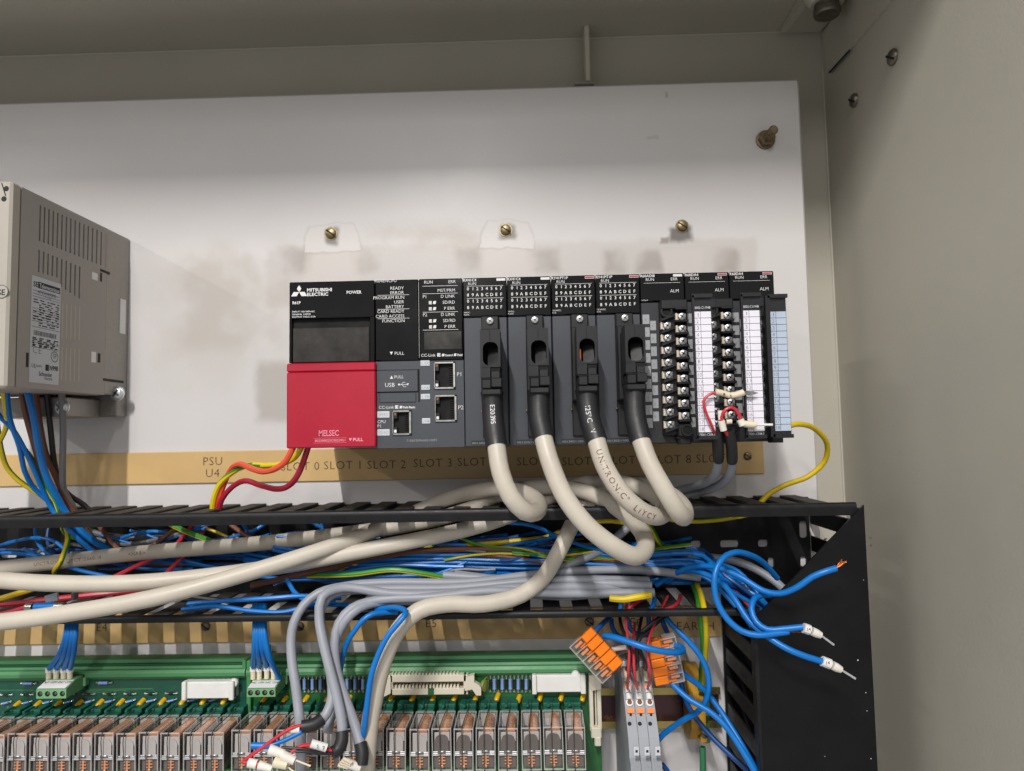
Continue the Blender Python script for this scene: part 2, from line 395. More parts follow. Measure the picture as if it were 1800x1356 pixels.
# weld bead along the corner
tag(part('seam', 'cabinet_edge', None, lambda m: (m.cyl((XW-.6, 39.4, -500), (XW-.6, 39.4, ZC-30), .8, 8), m.cyl((-900, 39.4, ZC-.6), (XW, 39.4, ZC-.6), .7, 8)), True), kind='structure').name = 'corner_seam'
t = thing('stiffener_bracket', 'thin painted bracket standing upright between cabinet ceiling and white panel', 'bracket', PY(1032, 150, 20))
bz0, bz1 = PY(1032, 149, 24).z, PY(1032, 48, 0).z; bx = PY(1032, 100, 24).x
part('web', 'cabinet_edge', t, lambda m: m.box((bx-2, 20, bz0+1.4), (bx+2, 39.5, ZC-.2), .6))
part('foot', 'cabinet_paint', t, lambda m: m.box((bx-11, 22, bz0), (bx+5, 39.5, bz0+1.5), .5))
# ceiling gusset with its boss and bolt
zg = ZC-3.2
g = thing('corner_gusset', 'painted steel gusset plate with round boss in the upper cabinet corner', 'gusset', PZ(1420, 40, zg))
q = [PZ(x, y, zg) for x, y in ((1372, 56), (1440, 57), (1560, -60), (1440, -60))]
part('plate', 'cabinet_paint', g, lambda m: m.prism(q, (0, 0, 3.0)))
e0, e1 = PZ(1372, 56, zg-.1), PZ(1425, -14, zg-.1)
part('plate_edge', 'cabinet_edge', g, lambda m: m.prism([e0, e0+V((4.5, 0, 0)), e1+V((4.5, 0, 0)), e1], (0, 0, -1.2)))
bc = PZ(1452, -14, zg)
part('boss', 'cabinet_edge', g, lambda m: m.lathe(bc, (0, 0, -1), [(17, 0), (16, 4), (12.5, 9), (12, 10)], 28), True)
part('bolt_head', 'dark_steel', g, lambda m: m.lathe(bc+V((0, 0, -10)), (0, 0, -1), [(9, 0), (9, 3), (9.8, 4), (9.8, 7.5), (8.8, 9)], 28), True, 30)
q2 = [PX(x, y, XW-2.2) for x, y in ((1446, 62), (1457, 128), (1494, 86), (1580, -16), (1490, -16))]
tag(part('gusset_plate', 'cabinet_paint', None, lambda m: (m.prism(q2, (2.0, 0, 0)))), 'slanted painted gusset plate welded on the cabinet side wall', 'gusset').name = 'side_gusset'
sg = [o for o in COL.objects if o.name == 'side_gusset'][0]; WL['side_gusset'] = V((0, 0, 0))
part('slit', 'cavity', sg, lambda m: m.prism([PX(x, y, XW-2.3) for x, y in ((1456, 128), (1459, 129), (1495, 89), (1493, 87))], (-.2, 0, 0)))
part('weld_smear', 'cabinet_edge', sg, lambda m: m.prism([PX(x, y, XW-.15) for x, y in ((1496, 84), (1506, 78), (1530, 44), (1560, 2), (1548, 8), (1518, 48))], (-.3, 0, 0)))
for (x, y, r, lab) in ((1571, 101, 5.6, 'upper slotted steel bolt head in the cabinet side wall'), (1503, 177, 5.2, 'lower slotted steel bolt head near the cabinet corner')):
    c = PX(x, y, XW-.1); mb = MB(); screw_head(mb, c, (-1, 0, 0), r, 3.2, 'slot')
    tag(mb.build('slotted_bolt', ['dark_steel', 'cavity'], None, loc=c, smooth=True, ang=35), lab, 'bolt', 'bolts in the cabinet side wall')
# ------------------------------------------------------------------ white mounting panel with strips
XP = PY(1421, 480, 0).x; ZP = (PY(1408, 139, 0).z+PY(0, 181, 0).z)/2
mb = MB(); mb.box((-900, 0, -480), (XP, 24, ZP), 1.6)
tag(mb.build('mounting_plate', 'panel_paint', None), 'white painted steel mounting panel with grimy outline of an older rack', 'panel')
t = thing('stud_bolt', 'rusty threaded stud with nut near the corner of the white panel', 'stud', PY(1345, 247, 0))
sc_ = PY(1345, 247, 0)
part('washer', 'rusty_bolt', t, lambda m: m.lathe(sc_, (0, -1, 0), [(7.4, 0), (7.4, 1.4), (7, 1.6)], 24), True, 30)
part('nut', 'rusty_bolt', t, lambda m: m.lathe(sc_+V((0, -1.6, 0)), (0, -1, 0), [(6.2, 0), (6.4, .6), (6.4, 4.6), (5.6, 5.2)], 6))
part('thread', 'rusty_bolt', t, lambda m: m.lathe(sc_+V((0, -6.8, 0)), (0, -1, 0), [x for k in range(12) for x in ((3.1, k*1.1), (3.5, k*1.1+.55))]+[(2.6, 13.6)], 14), True, 20)
for (x, y, lab) in ((582, 411, 'brass slotted screw in the clean tab above the red power module'), (889, 405, 'brass slotted screw in the clean tab above the middle of the rack'), (1199, 398, 'brass slotted screw on chipped grey paint above the analog modules')):
    c = PY(x, y, 0); mb = MB(); mb.m = 0; mb.lathe(c, (0, -1, 0), [(5.2, 0), (5.2, .5)], 18); screw_head(mb, c+V((0, -.5, 0)), (0, -1, 0), 4.2, 2.6, 'slot')
    tag(mb.build('panel_screw', ['brass', 'cavity'], None, loc=c, smooth=True, ang=35), lab, 'screw', 'brass screws left in the panel')
z1, z0 = PY(700, 787.5, -1).z, PY(700, 844, -1).z; xe = PY(1342, 800, -1).x
t = thing('slot_label_strip', 'tan engraved label strip reading PSU and SLOT numbers below the rack', 'label strip', (xe-200, 0, z0))
part('strip', 'strip_tan', t, lambda m: m.box((-900, -1.8, z0), (xe, -.05, z1), .5))
for s_, x, y in (('PSU', 373, 818), ('U4', 373, 839), ('SLOT 0', 527, 827), ('SLOT 1', 601, 825), ('SLOT 2', 679, 824), ('SLOT 3', 760, 821), ('SLOT 4', 838, 819), ('SLOT 5', 942, 818), ('SLOT 6', 1022, 818), ('SLOT 7', 1100, 816), ('SLOT 8', 1180, 815), ('SLOT 9', 1258, 813)):
    part('engraved_lettering', 'engraving', t, lambda m: m.text(s_, PY(x, y, -1.92), 6.6, 'CENTER', bold=-0.012, spacing=1.08))
c = PY(1314, 802, -1.8); part('screw', ['brass', 'cavity'], t, lambda m: screw_head(m, c, (0, -1, 0), 3.0, 1.6, 'slot'), True, 35)
z1, z0 = PY(700, 1072, -1).z, PY(700, 1126, -1).z; xe = PY(1268, 1100, -1).x
t = thing('lower_label_strip', 'tan engraved label strip reading E4, E5 and EARTH under the trunking', 'label strip', (xe-200, 0, z0))
part('strip', 'strip_tan', t, lambda m: m.box((-900, -1.8, z0), (xe, -.05, z1), .5))
for s_, x, y in (('E4', 178, 1110), ('E5', 757, 1103), ('E6', 1117, 1101), ('EARTH', 1222, 1108)): part('engraved_lettering', 'engraving', t, lambda m: m.text(s_, PY(x, y, -1.92), 6.4, 'CENTER', bold=-0.01, spacing=1.08))
for x, y in ((362, 1101), (527, 1101), (1036, 1093)):
    c = PY(x, y, -1.8); part('screw', ['dark_steel', 'cavity'], t, lambda m: screw_head(m, c, (0, -1, 0), 3.4, 2.2, 'slot'), True, 35)
# ================================================================== cable trunking
ZT1 = PY(700, 881, 0).z; ZB1 = PY(700, 1086, -80).z; XR = PY(1503, 890, -80).x; YD = -80
XV0, XV1 = PY(1333, 1200, -84).x, PY(1533, 1200, -84).x
def plate(m, x0, x1, z0, z1, y0, y1, holes, cf=.34):
    """vertical sheet with real slots cut through (holes: x0, x1, z0, z1)"""
    xs = sorted({x0, x1, *[h[0] for h in holes], *[h[1] for h in holes]}); zs = sorted({z0, z1, *[h[2] for h in holes], *[h[3] for h in holes]})
    xs = [x for x in xs if x0 <= x <= x1]; zs = [z for z in zs if z0 <= z <= z1]
    for i in range(len(xs)-1):
        j = 0
        while j < len(zs)-1:
            xm = (xs[i]+xs[i+1])/2
            free = lambda jj: not any(h[0] < xm < h[1] and h[2] < (zs[jj]+zs[jj+1])/2 < h[3] for h in holes)
            if not free(j): j += 1; continue
            k = j
            while k+1 < len(zs)-1 and free(k+1): k += 1
            m.box((xs[i], y0, zs[j]), (xs[i+1], y1, zs[k+1])); j = k+1
    for h in holes if cf else []:
        c = min(h[1]-h[0], h[3]-h[2])*cf
        for a, b, sa, sb in ((h[0], h[2], 1, 1), (h[1], h[2], -1, 1), (h[1], h[3], -1, -1), (h[0], h[3], 1, -1)):
            m.prism([(a, y0, b)]+[(a+sa*c*(1-math.sin(q*.3927)), y0, b+sb*c*(1-math.cos(q*.3927))) for q in range(5)], (0, y1-y0, 0))
duct = thing('cable_trunking', 'black slotted cable trunking running along under the controller rack', 'cable trunking', (-100, 0, ZB1))
holes = []
zc_ = PY(1282, 956, -2).z
for k in range(-22, 9):
    hx = PY(1282, 956, -2).x+k*25.0; hw = 6.8 if k % 2 == 0 else 3.7
    holes.append((hx-hw, hx+hw, zc_-2.7, zc_+2.7))
zu = PY(40, 920, -2).z
for x in (41, 152, 255): h = PY(x, 920, -2); holes.append((h.x-5.2, h.x+5.2, zu-2.2, zu+2.2))
for x, y, a, b in ((1412, 931, 3.0, 6.2), (1355, 989, 2.3, 3.8), (1412, 987, 2.3, 3.8)): h = PY(x, y, -2); holes.append((h.x-a, h.x+a, h.z-b, h.z+b))
holes = [h for i, h in enumerate(holes) if not any(i != j and h[0]-1 < g[1] and h[1]+1 > g[0] and h[2]-1 < g[3] and h[3]+1 > g[2] and j > i for j, g in enumerate(holes))]
part('base', 'duct_black', duct, lambda m: plate(m, -480, XR, ZB1, ZT1-1.8, -2.6, -.3, [h for h in holes if h[2] > ZB1+1 and h[3] < ZT1-3]))
PITCH_F, FWID = 20.0, 11.6
fx0 = PY(205, 1120, 0).x-FWID-4.2 - PITCH_F*20
mbf = MB(); mbf.box((0, -74.4, -.9), (FWID, -2.7, .9), .35)
first = None
n = int((XR-fx0)/PITCH_F)
for lvl, z, xend in ((0, ZT1-.9, XR-8), (1, ZB1+.9, XV0-4)):
    for k in range(n+1):
        x = fx0+k*PITCH_F
        if x < -430 or x+FWID > xend: continue
        if first is None: first = mbf.build('finger', 'duct_dusty', duct); src_o = first
        o = first if (lvl, k) == (0, None) else src_o.copy()
        COL.objects.link(o) if o.name not in COL.objects else None
        o.parent = duct; o.location = (V((x, 0, z))-WL[duct.name]-(-WL[duct.name]))*S
bpy.data.objects.remove(src_o)
for z, xend, nm in ((ZT1-1, XR, 'upper_rail'), (ZB1+1, XV0-3, 'lower_rail')):
    prof = [(-74, z-1.2), (-79.5, z-1.2 if z < -80 else z-4.6), (-80.5, z-2 if z < -80 else z-5.6), (-81.8, z-2 if z < -80 else z-5.6), (-82.6, z-1), (-82.6, z+1.4), (-81.4, z+2.6), (-79.4, z+2.6), (-78.4, z+1.4), (-74, z+1.2)]
    part('rail', 'duct_black', duct, lambda m: m.profx(prof, -480, xend), True, 50)
# vertical trunking on the side with its lid cut at 45 degrees
vd = thing('vertical_trunking', 'black slotted vertical trunking with its lid cut off at an angle', 'cable trunking', ((XV0+XV1)/2, 0, -450))
vz1 = ZT1-2
vh = [(PY(x, y, -2).x-a, PY(x, y, -2).x+a, PY(x, y, -2).z-b, PY(x, y, -2).z+b) for x, y, a, b in ((1412, 931, 3.1, 6.5), (1355, 990, 2.3, 3.8), (1412, 988, 2.3, 3.8), (1410, 1100, 3, 6))]
part('base', 'duct_black', vd, lambda m: plate(m, XV0, XV1-1, -450, ZB1-.4, -2.4, -.4, [h for h in vh if h[3] < ZB1-1]))
for side, x in ((0, XV0+1), (1, XV1-3)):
    src_o = None
    for k in range(18):
        z = vz1-14-k*20
        if side == 0 and z > ZB1-10: continue
        mb = MB(); mb.box((x, -74, z-5.6), (x+1.8, -2.7, z+5.6), .35); mb.build('finger', 'duct_black', vd)
    zt = vz1 if side else ZB1+4
    part('rail', 'duct_black', vd, lambda m: m.prism([(x-1, -74, -450), (x+2.6, -74, -450), (x+2.6, -82, -450), (x-1, -82, -450)], (0, 0, zt+450)))
yl = -84.4
pl = [PY(1334, 1085, yl), PY(1520, 888, yl)]
pl = [V((XV0, yl, pl[0].z)), V((XV1+.5, yl, pl[1].z)), V((XV1+.5, yl, -450)), V((XV0, yl, -450))]
part('lid', 'lid_black', vd, lambda m: m.prism(pl, (0, 1.8, 0)))
part('lid_lip', 'duct_black', vd, lambda m: m.box((XV0-1.4, yl-.2, -450), (XV0+1.2, -76, pl[0].z-3), .5))
def specks(m):
    for x, y, r in ((1508, 1161, .5), (1522, 1218, .35), (1524, 1250, .3), (1531, 1334, .35), (1450, 1330, .25), (1518, 1020, .25)):
        p = PY(x, y, yl-.05); m.lathe(p, (0, -1, 0), [(r, 0), (r*.6, .12)], 6)
tag(part('dust_specks', 'label_grey', vd, specks), kind='stuff')
# ================================================================== the controller rack
O = PY(508, 496.5, -105); XL, ZTOP = O.x, O.z
def FR(x, z, y=0.0): return V((XL+x, -105-y, ZTOP-z))
t = thing('rack_base_unit', 'black base unit behind the controller modules, its comb edge showing below', 'base unit', FR(150, 104, -105))
part('backplane', 'plc_black', t, lambda m: m.box(FR(-1, 4, -76), FR(306, 101, -104.5), 1))
part('bottom_comb', 'plc_dark_grey', t, lambda m: [m.box(FR(196+k*2.4, 100, -40), FR(197.4+k*2.4, 105.6, -8)) for k in range(44)])
def cbody(name, label, x0, x1, top_h, body_mat, group=None, grey_y=-1.2, cat='module'):
    t = thing(name, label, cat, FR((x0+x1)/2, 106, -50), group)
    part('housing', 'plc_black', t, lambda m: m.box(FR(x0+.35, .4, -3), FR(x1-.35, 105.4, -76), .6))
    part('display_panel', 'plc_black_gloss', t, lambda m: m.box(FR(x0+.2, 0, 0), FR(x1-.2, top_h, -3.2), .5))
    part('front_cover', body_mat, t, lambda m: m.box(FR(x0+.25, top_h+.35, grey_y), FR(x1-.25, 106, grey_y-4), .5))
    return t
def tri(m, x, z, w, h, dn=True, y=.06):
    a = [FR(x, z, y), FR(x+w, z, y), FR(x+w/2, z+h, y)] if dn else [FR(x, z+h, y), FR(x+w, z+h, y), FR(x+w/2, z, y)]
    m.poly(a)
def T(m, s_, x, zbase, cap, align='LEFT', bold=-0.004, y=.06, width=None, spacing=1.0): m.text(s_, FR(x, zbase, y), cap, align, bold=bold, width=width, spacing=spacing)
def bar(m, x0, x1, z, h=.22, y=.06): m.poly([FR(x0, z, y), FR(x1, z, y), FR(x1, z+h, y), FR(x0, z+h, y)])
# --- power supply module
t = thing('power_supply_module', 'wide black power supply module with a crimson lower cover', 'module', FR(27, 106, -50))
part('housing', 'plc_black', t, lambda m: m.box(FR(.3, .4, -4), FR(54.2, 105, -76), .6))
def psu_face(m):
    m.box(FR(.2, 0, 0), FR(54.3, 23.2, -4.2), .5)
    m.box(FR(.2, 23.0, -.05), FR(1.7, 51.6, -4.2), .3); m.box(FR(51.4, 23.0, -.05), FR(54.3, 51.6, -4.2), .3)
part('face', 'plc_black_gloss', t, psu_face)
part('recess', 'cavity', t, lambda m: m.box(FR(1.6, 23, -3.6), FR(51.5, 51.5, -4.0)))
part('terminal_flap', 'smoke_cover', t, lambda m: m.box(FR(2.1, 29.2, -.8), FR(51.0, 51.4, -3.0), .5))
def red(m):
    m.box(FR(-.6, 52, 2.2), FR(55.2, 57.4, -4), .7); m.box(FR(-.6, 57.6, 2.2), FR(55.2, 105, -4), .7)
part('lower_cover', 'plc_red', t, red)
def ptx(m):
    for (a, b) in ((6.6, 2.2),): 
        d = 2.35
        def dia(cx, cz, ax, az):   # rhombus from centre point along two directions
            m.poly([FR(cx, cz, .06), FR(cx+ax[0], cz+ax[1], .06), FR(cx+ax[0]+az[0], cz+ax[1]+az[1], .06), FR(cx+az[0], cz+az[1], .06)])
        c0 = (6.5, 6.4); L_ = 4.0; h3 = L_*math.sqrt(3)/2
        dia(c0[0], c0[1], (-L_/2*.72, -h3*.62), (L_/2*.72, -h3*.62))
        dia(c0[0], c0[1], (-L_*.36-.1, h3*.78), (-L_*.88, 0)); dia(c0[0], c0[1], (L_*.36+.1, h3*.78), (L_*.88, 0))
    T(m, 'MITSUBISHI', 11.4, 6.3, 2.1, bold=.03, width=16); T(m, 'ELECTRIC', 11.4, 9.1, 2.1, bold=.03, width=13.6)
    T(m, 'POWER', 36.6, 8.3, 2.0, bold=.02); T(m, 'R61P', 2.2, 14.1, 1.8, bold=.03)
    for i, s_ in enumerate(('INPUT 100-240VAC', '50/60Hz 130VA', 'OUTPUT 5VDC 6.5A')): T(m, s_, 2.0, 19.5+i*1.65, 1.05, bold=.01, width=(14.5, 12, 15)[i])
part('lettering', 'print_white', t, ptx)
def ptr(m):
    T(m, 'MELSEC', 19.6, 97.6, 3.6, bold=.02, y=2.3, width=12.6); T(m, '002300023C0023951', 17.2, 101.2, 1.5, bold=.01, y=2.3, width=19); T(m, 'PULL', 41, 101.2, 2.1, bold=.03, y=2.3); tri(m, 38.5, 99.3, 1.9, 1.9, y=2.3)
    for z in (98.9, 101.9): bar(m, 16.4, 37, z, .12, y=2.3)
part('cover_lettering', 'print_pink', t, ptr)
part('cover_lettering', 'plc_red', t, lambda m: T(m, 'MELSEC', 19.75, 97.35, 3.15, bold=-.03, y=2.34, width=12.3))
# --- CPU with network section
K = 1/11.4
def zx(v): return (v-72)*K
def zz(v): return (v-105)*K
t = thing('processor_module', 'double width processor module with three network sockets and dense white status lettering', 'module', FR(82, 106, -50))
part('housing', 'plc_black', t, lambda m: m.box(FR(54.6, .4, -4.3), FR(110, 105.4, -76), .6))
part('display_panel', 'plc_black_gloss', t, lambda m: (m.box(FR(54.8, 0, 0), FR(82.2, 51.2, -4.2), .5), m.box(FR(82.6, 0, .3), FR(110, 51.2, -4.2), .5)))
part('display_window', 'smoke_cover', t, lambda m: m.box(FR(85.6, 33.6, .5), FR(109.2, 44.9, .1), .2))
RJ = ((1115, 1268, 705, 900), (1118, 1275, 942, 1133), (815, 950, 1045, 1222))
def cpul(m):
    hs = [(FR(zx(a), 0).x+.2, FR(zx(b), 0).x-.2, FR(0, zz(d)).z+.2, FR(0, zz(c)).z-.2) for a, b, c, d in RJ]
    plate(m, FR(54.8, 0).x, FR(110, 0).x, FR(0, 106).z, FR(0, 51.6).z, -105+1.2, -105+4.2, hs, 0)
part('front_cover', 'plc_grey', t, cpul)
part('usb_cover', 'plc_grey', t, lambda m: (m.box(FR(55.3, 57.4, -.2), FR(81.4, 71.0, -1.3), .4), m.box(FR(57, 71.5, -.6), FR(80, 77.6, -1.3), .4)))
part('usb_cover_gap', 'cavity', t, lambda m: (m.box(FR(55.0, 57.0, -1.1), FR(82.2, 57.4, -1.25)), m.box(FR(81.4, 57, -1.1), FR(82.3, 77.5, -1.25)), m.box(FR(56, 71.0, -1.1), FR(81.4, 71.5, -1.25))))
def cw(m):
    for s_, x, y, al in (('R04ENCPU', 700, 122, 'L'), ('READY', 905, 177, 'R'), ('ERROR', 905, 210, 'R'), ('PROGRAM RUN', 907, 245, 'R'), ('USER', 905, 278, 'R'), ('BATTERY', 905, 312, 'R'), ('CARD READY', 907, 345, 'R'), ('CARD ACCESS', 907, 380, 'R'), ('FUNCTION', 908, 414, 'R'), ('PULL', 903, 649, 'R')):
        T(m, s_, zx(x), zz(y), 2.05, 'LEFT' if al == 'L' else 'RIGHT', bold=-.004)
    for y in (215, 317, 385): bar(m, zx(715), zx(943), zz(y))
    tri(m, zx(800), zz(626), 2.0, 2.0)
    for s_, x, y, al in (('RUN', 1050, 140, 'L'), ('ERR', 1280, 140, 'R'), ('MST/PRM', 1273, 202, 'R'), ('P1', 1040, 245, 'L'), ('D LINK', 1272, 245, 'R'), ('SD/RD', 1272, 289, 'R'), ('P ERR', 1272, 333, 'R'), ('P2', 1040, 377, 'L'), ('D LINK', 1272, 377, 'R'), ('SD/RD', 1274, 421, 'R'), ('P ERR', 1274, 464, 'R')):
        T(m, s_, zx(x), zz(y), 2.05, 'LEFT' if al == 'L' else 'RIGHT', bold=-.004, y=.36)
    for i, y in enumerate((289, 333, 421, 464)):
        T(m, 'IE', zx(1084), zz(y), 1.9, bold=.05, y=.36); m.poly([FR(zx(1118), zz(y)-1.9, .36), FR(zx(1138), zz(y)-1.9, .36), FR(zx(1133), zz(y), .36), FR(zx(1113), zz(y), .36)])
    for y in (157, 212, 346, 475): bar(m, zx(1040), zx(1293), zz(y), y=.36)
    m.poly([FR(82.35, 2, .05), FR(82.5, 2, .05), FR(82.5, 50, .05), FR(82.35, 50, .05)])
    T(m, 'CC-Link', zx(1024), zz(667), 1.9, bold=.0, y=.36, width=9.2); T(m, 'IE', zx(1140), zz(667), 2.0, bold=.05, y=.36); T(m, 'Control', zx(1195), zz(667), 1.35, bold=.03, y=.36, width=5); T(m, 'Field', zx(1284), zz(667), 1.35, bold=.03, y=.36, width=3.2)
    for x in (1176, 1262): m.poly([FR(zx(x), zz(649), .36), FR(zx(x)+1.5, zz(649), .36), FR(zx(x)+1.2, zz(667), .36), FR(zx(x)-.3, zz(667), .36)])
    yy = -.12
    T(m, 'PULL', zx(830), zz(818), 2.0, bold=-.004, y=yy); tri(m, zx(800), zz(797), 2.0, 2.0, False, y=yy); T(m, 'USB', zx(762), zz(878), 2.7, bold=-.004, y=yy)
    bar(m, zx(870), zx(925), zz(862), .3, y=yy); tri(m, zx(918), zz(855), 1.6, 1.4, y=yy) 
    m.poly([FR(zx(858), zz(856), yy), FR(zx(872), zz(856), yy), FR(zx(872), zz(868), yy), FR(zx(858), zz(868), yy)])
    m.poly([FR(zx(880), zz(862), yy), FR(zx(892), zz(846), yy), FR(zx(910), zz(846), yy), FR(zx(910), zz(849), yy), FR(zx(893), zz(849), yy), FR(zx(884), zz(862), yy)])
    m.poly([FR(zx(884), zz(864), yy), FR(zx(898), zz(880), yy), FR(zx(916), zz(880), yy), FR(zx(916), zz(877), yy), FR(zx(899), zz(877), yy), FR(zx(888), zz(864), yy)])
    yy = -1.12
    T(m, 'CC-Link', zx(715), zz(1032), 1.9, bold=0, y=yy, width=9.6); T(m, 'IE', zx(832), zz(1032), 2.0, bold=.05, y=yy); T(m, 'Field', zx(888), zz(1032), 1.35, bold=.03, y=yy, width=3.4); T(m, 'Basic', zx(932), zz(1032), 1.35, bold=.03, y=yy, width=4)
    m.poly([FR(zx(868), zz(1014), yy), FR(zx(868)+1.5, zz(1014), yy), FR(zx(868)+1.2, zz(1032), yy), FR(zx(868)-.3, zz(1032), yy)])
    T(m, 'CPU', zx(705), zz(1135), 2.0, y=yy); T(m, 'P1', zx(705), zz(1165), 2.0, y=yy); T(m, 'P1', zx(1276), zz(810), 2.6, y=yy); T(m, 'P2', zx(1282), zz(1047), 2.6, y=yy)
part('lettering', 'print_white', t, cw)
part('serial_number', 'print_grey', t, lambda m: T(m, '715603096A0510091', zx(912), zz(1270), 1.5, y=-1.12, width=19))
for s_, a, b, c, d in (('L ER', 1018, 1086, 690, 733), ('LINK', 1022, 1085, 868, 905), ('L ER', 1018, 1085, 932, 972), ('LINK', 1025, 1085, 1105, 1145), ('SPEED', 705, 795, 1050, 1098), ('SD/RD', 705, 795, 1178, 1225)):
    lp = part('indicator_lens', 'label_grey', t, lambda m: m.box(FR(zx(a), zz(c), -.6), FR(zx(b), zz(d), -1.3), .3))
    part('lettering', 'print_black', lp, lambda m: T(m, s_, zx((a+b)/2), zz((c+d)/2)+1, 2.0, 'CENTER', bold=-.03, y=-.54, width=(zx(b)-zx(a))*.78))
def rj45(x0, x1, z0, z1, flip=False):
    w_ = x1-x0; h_ = z1-z0
    s_ = part('network_socket', 'steel', t, lambda m: (m.box(FR(x0, z0, 0), FR(x1, z0+1.2, -4), .2), m.box(FR(x0, z1-1.2, 0), FR(x1, z1, -4), .2), m.box(FR(x1-1.5, z0, 0), FR(x1, z1, -4), .2), m.box(FR(x0, z0, 0), FR(x0+.7, z1, -4), .2)))
    part('opening', 'cavity', s_, lambda m: m.box(FR(x0+.3, z0+.8, -3.3), FR(x1-.6, z1-.8, -3.9)))
    part('keyway', 'plc_black', s_, lambda m: (m.box(FR(x0+.7, z0+1.2, -.5), FR(x0+3.0, z0+h_*.33, -3.2), .15), m.box(FR(x0+.7, z1-h_*.33, -.5), FR(x0+3.0, z1-1.2, -3.2), .15)))
    part('status_lamp', 'print_brown', s_, lambda m: m.box(FR(x0+.9, z0+1.5, -.2), FR(x0+2.6, z0+3.4, -.6), .2))
    part('status_lamp', 'paper_white', s_, lambda m: m.box(FR(x0+.9, z1-3.4, -.2), FR(x0+2.6, z1-1.5, -.6), .2))
    part('contacts', 'slot_dark', s_, lambda m: [m.box(FR(x1-4.6, z0+3.4+k*(h_-6.8)/7, -2.2), FR(x1-1.6, z0+3.6+k*(h_-6.8)/7, -2.9)) for k in range(8)])
rj45(zx(1115), zx(1268), zz(705), zz(900)); rj45(zx(1118), zx(1275), zz(942), zz(1133)); rj45(zx(815), zx(950), zz(1045), zz(1222))
# --- four I/O modules
HEX = '0123456789ABCDEF'
IOX = []
def io_module(i, code, small, white, label):
    x0 = 110.2+27.8*i; x1 = x0+27.8; IOX.append((x0, x1)); u = 27.8/305
    t = cbody('input_output_module', label, x0, x1, 24.6, 'plc_grey', 'input and output modules in the rack')
    def w(m):
        T(m, code, x0+.3, 2.2, 1.75, bold=.015); T(m, 'RUN', x0+3.4, 4.6, 1.85, bold=-.004)
        for r, zb in enumerate((7.9, 11.8, 15.7, 19.8)):
            for k in range(8): T(m, HEX[(r % 2)*8+k], x0+3.3+k*2.98, zb, 2.0, 'CENTER', bold=.015)
            if r % 2 == 0: bar(m, x0+2.6, x0+25.6, zb-2.75, .2)
        for k, s_ in enumerate(small): T(m, s_, x0+.5, 22.4+k*1.4, .95, bold=.0)
    part('lettering', 'print_white', t, w)
    if white: part('colour_tag', 'print_white', t, lambda m: m.poly([FR(x0+21.4, .7, .07), FR(x0+27, .7, .07), FR(x0+27, 2.2, .07), FR(x0+21.4, 2.2, .07)]))
    else:
        part('colour_tag', ['print_red', 'print_white'], t, lambda m: (m.poly([FR(x0+21.6, .9, .1), FR(x0+26.8, .9, .1), FR(x0+26.8, 2.0, .1), FR(x0+21.6, 2.0, .1)]), setattr(m, 'm', 1), m.poly([FR(x0+21.4, .7, .07), FR(x0+27, .7, .07), FR(x0+27, 2.2, .07), FR(x0+21.4, 2.2, .07)])))
    part('serial_number', 'print_grey', t, lambda m: T(m, '0013051100', x0+4.5, 104.5, 1.35, y=-1.12, width=13.5))
    part('serial_plate', 'plc_dark_grey', t, lambda m: m.box(FR(x0+4, 102.2, -1.15), FR(x0+18.5, 105.2, -1.25)))
    part('connector_socket', 'plc_black', t, lambda m: m.box(FR(x0+11.5, 25, 1.0), FR(x0+22.6, 100.5, -2), .5))
    part('jack_post', 'brass', t, lambda m: (m.cyl(FR(x0+11.0, 84, -1), FR(x0+11.0, 84, 1.8), .45, 8), m.cyl(FR(x0+24.2, 75, -1), FR(x0+24.2, 75, 1.8), .5, 8)))
io_module(0, 'RX41C4', ('24VDC', '4.0mA'), True, 'first input module from the processor, white tag, white hexadecimal lettering')
io_module(1, 'RX41C4', ('24VDC', '4.0mA'), True, 'second input module from the processor, white tag, white hexadecimal lettering')
io_module(2, 'RY41PT1P', ('12/24VDC', '0.1A'), False, 'output module with red tag nearer the input modules')
io_module(3, 'RY41PT1P', ('12/24VDC', '0.1A'), False, 'output module with red tag next to the analog modules')
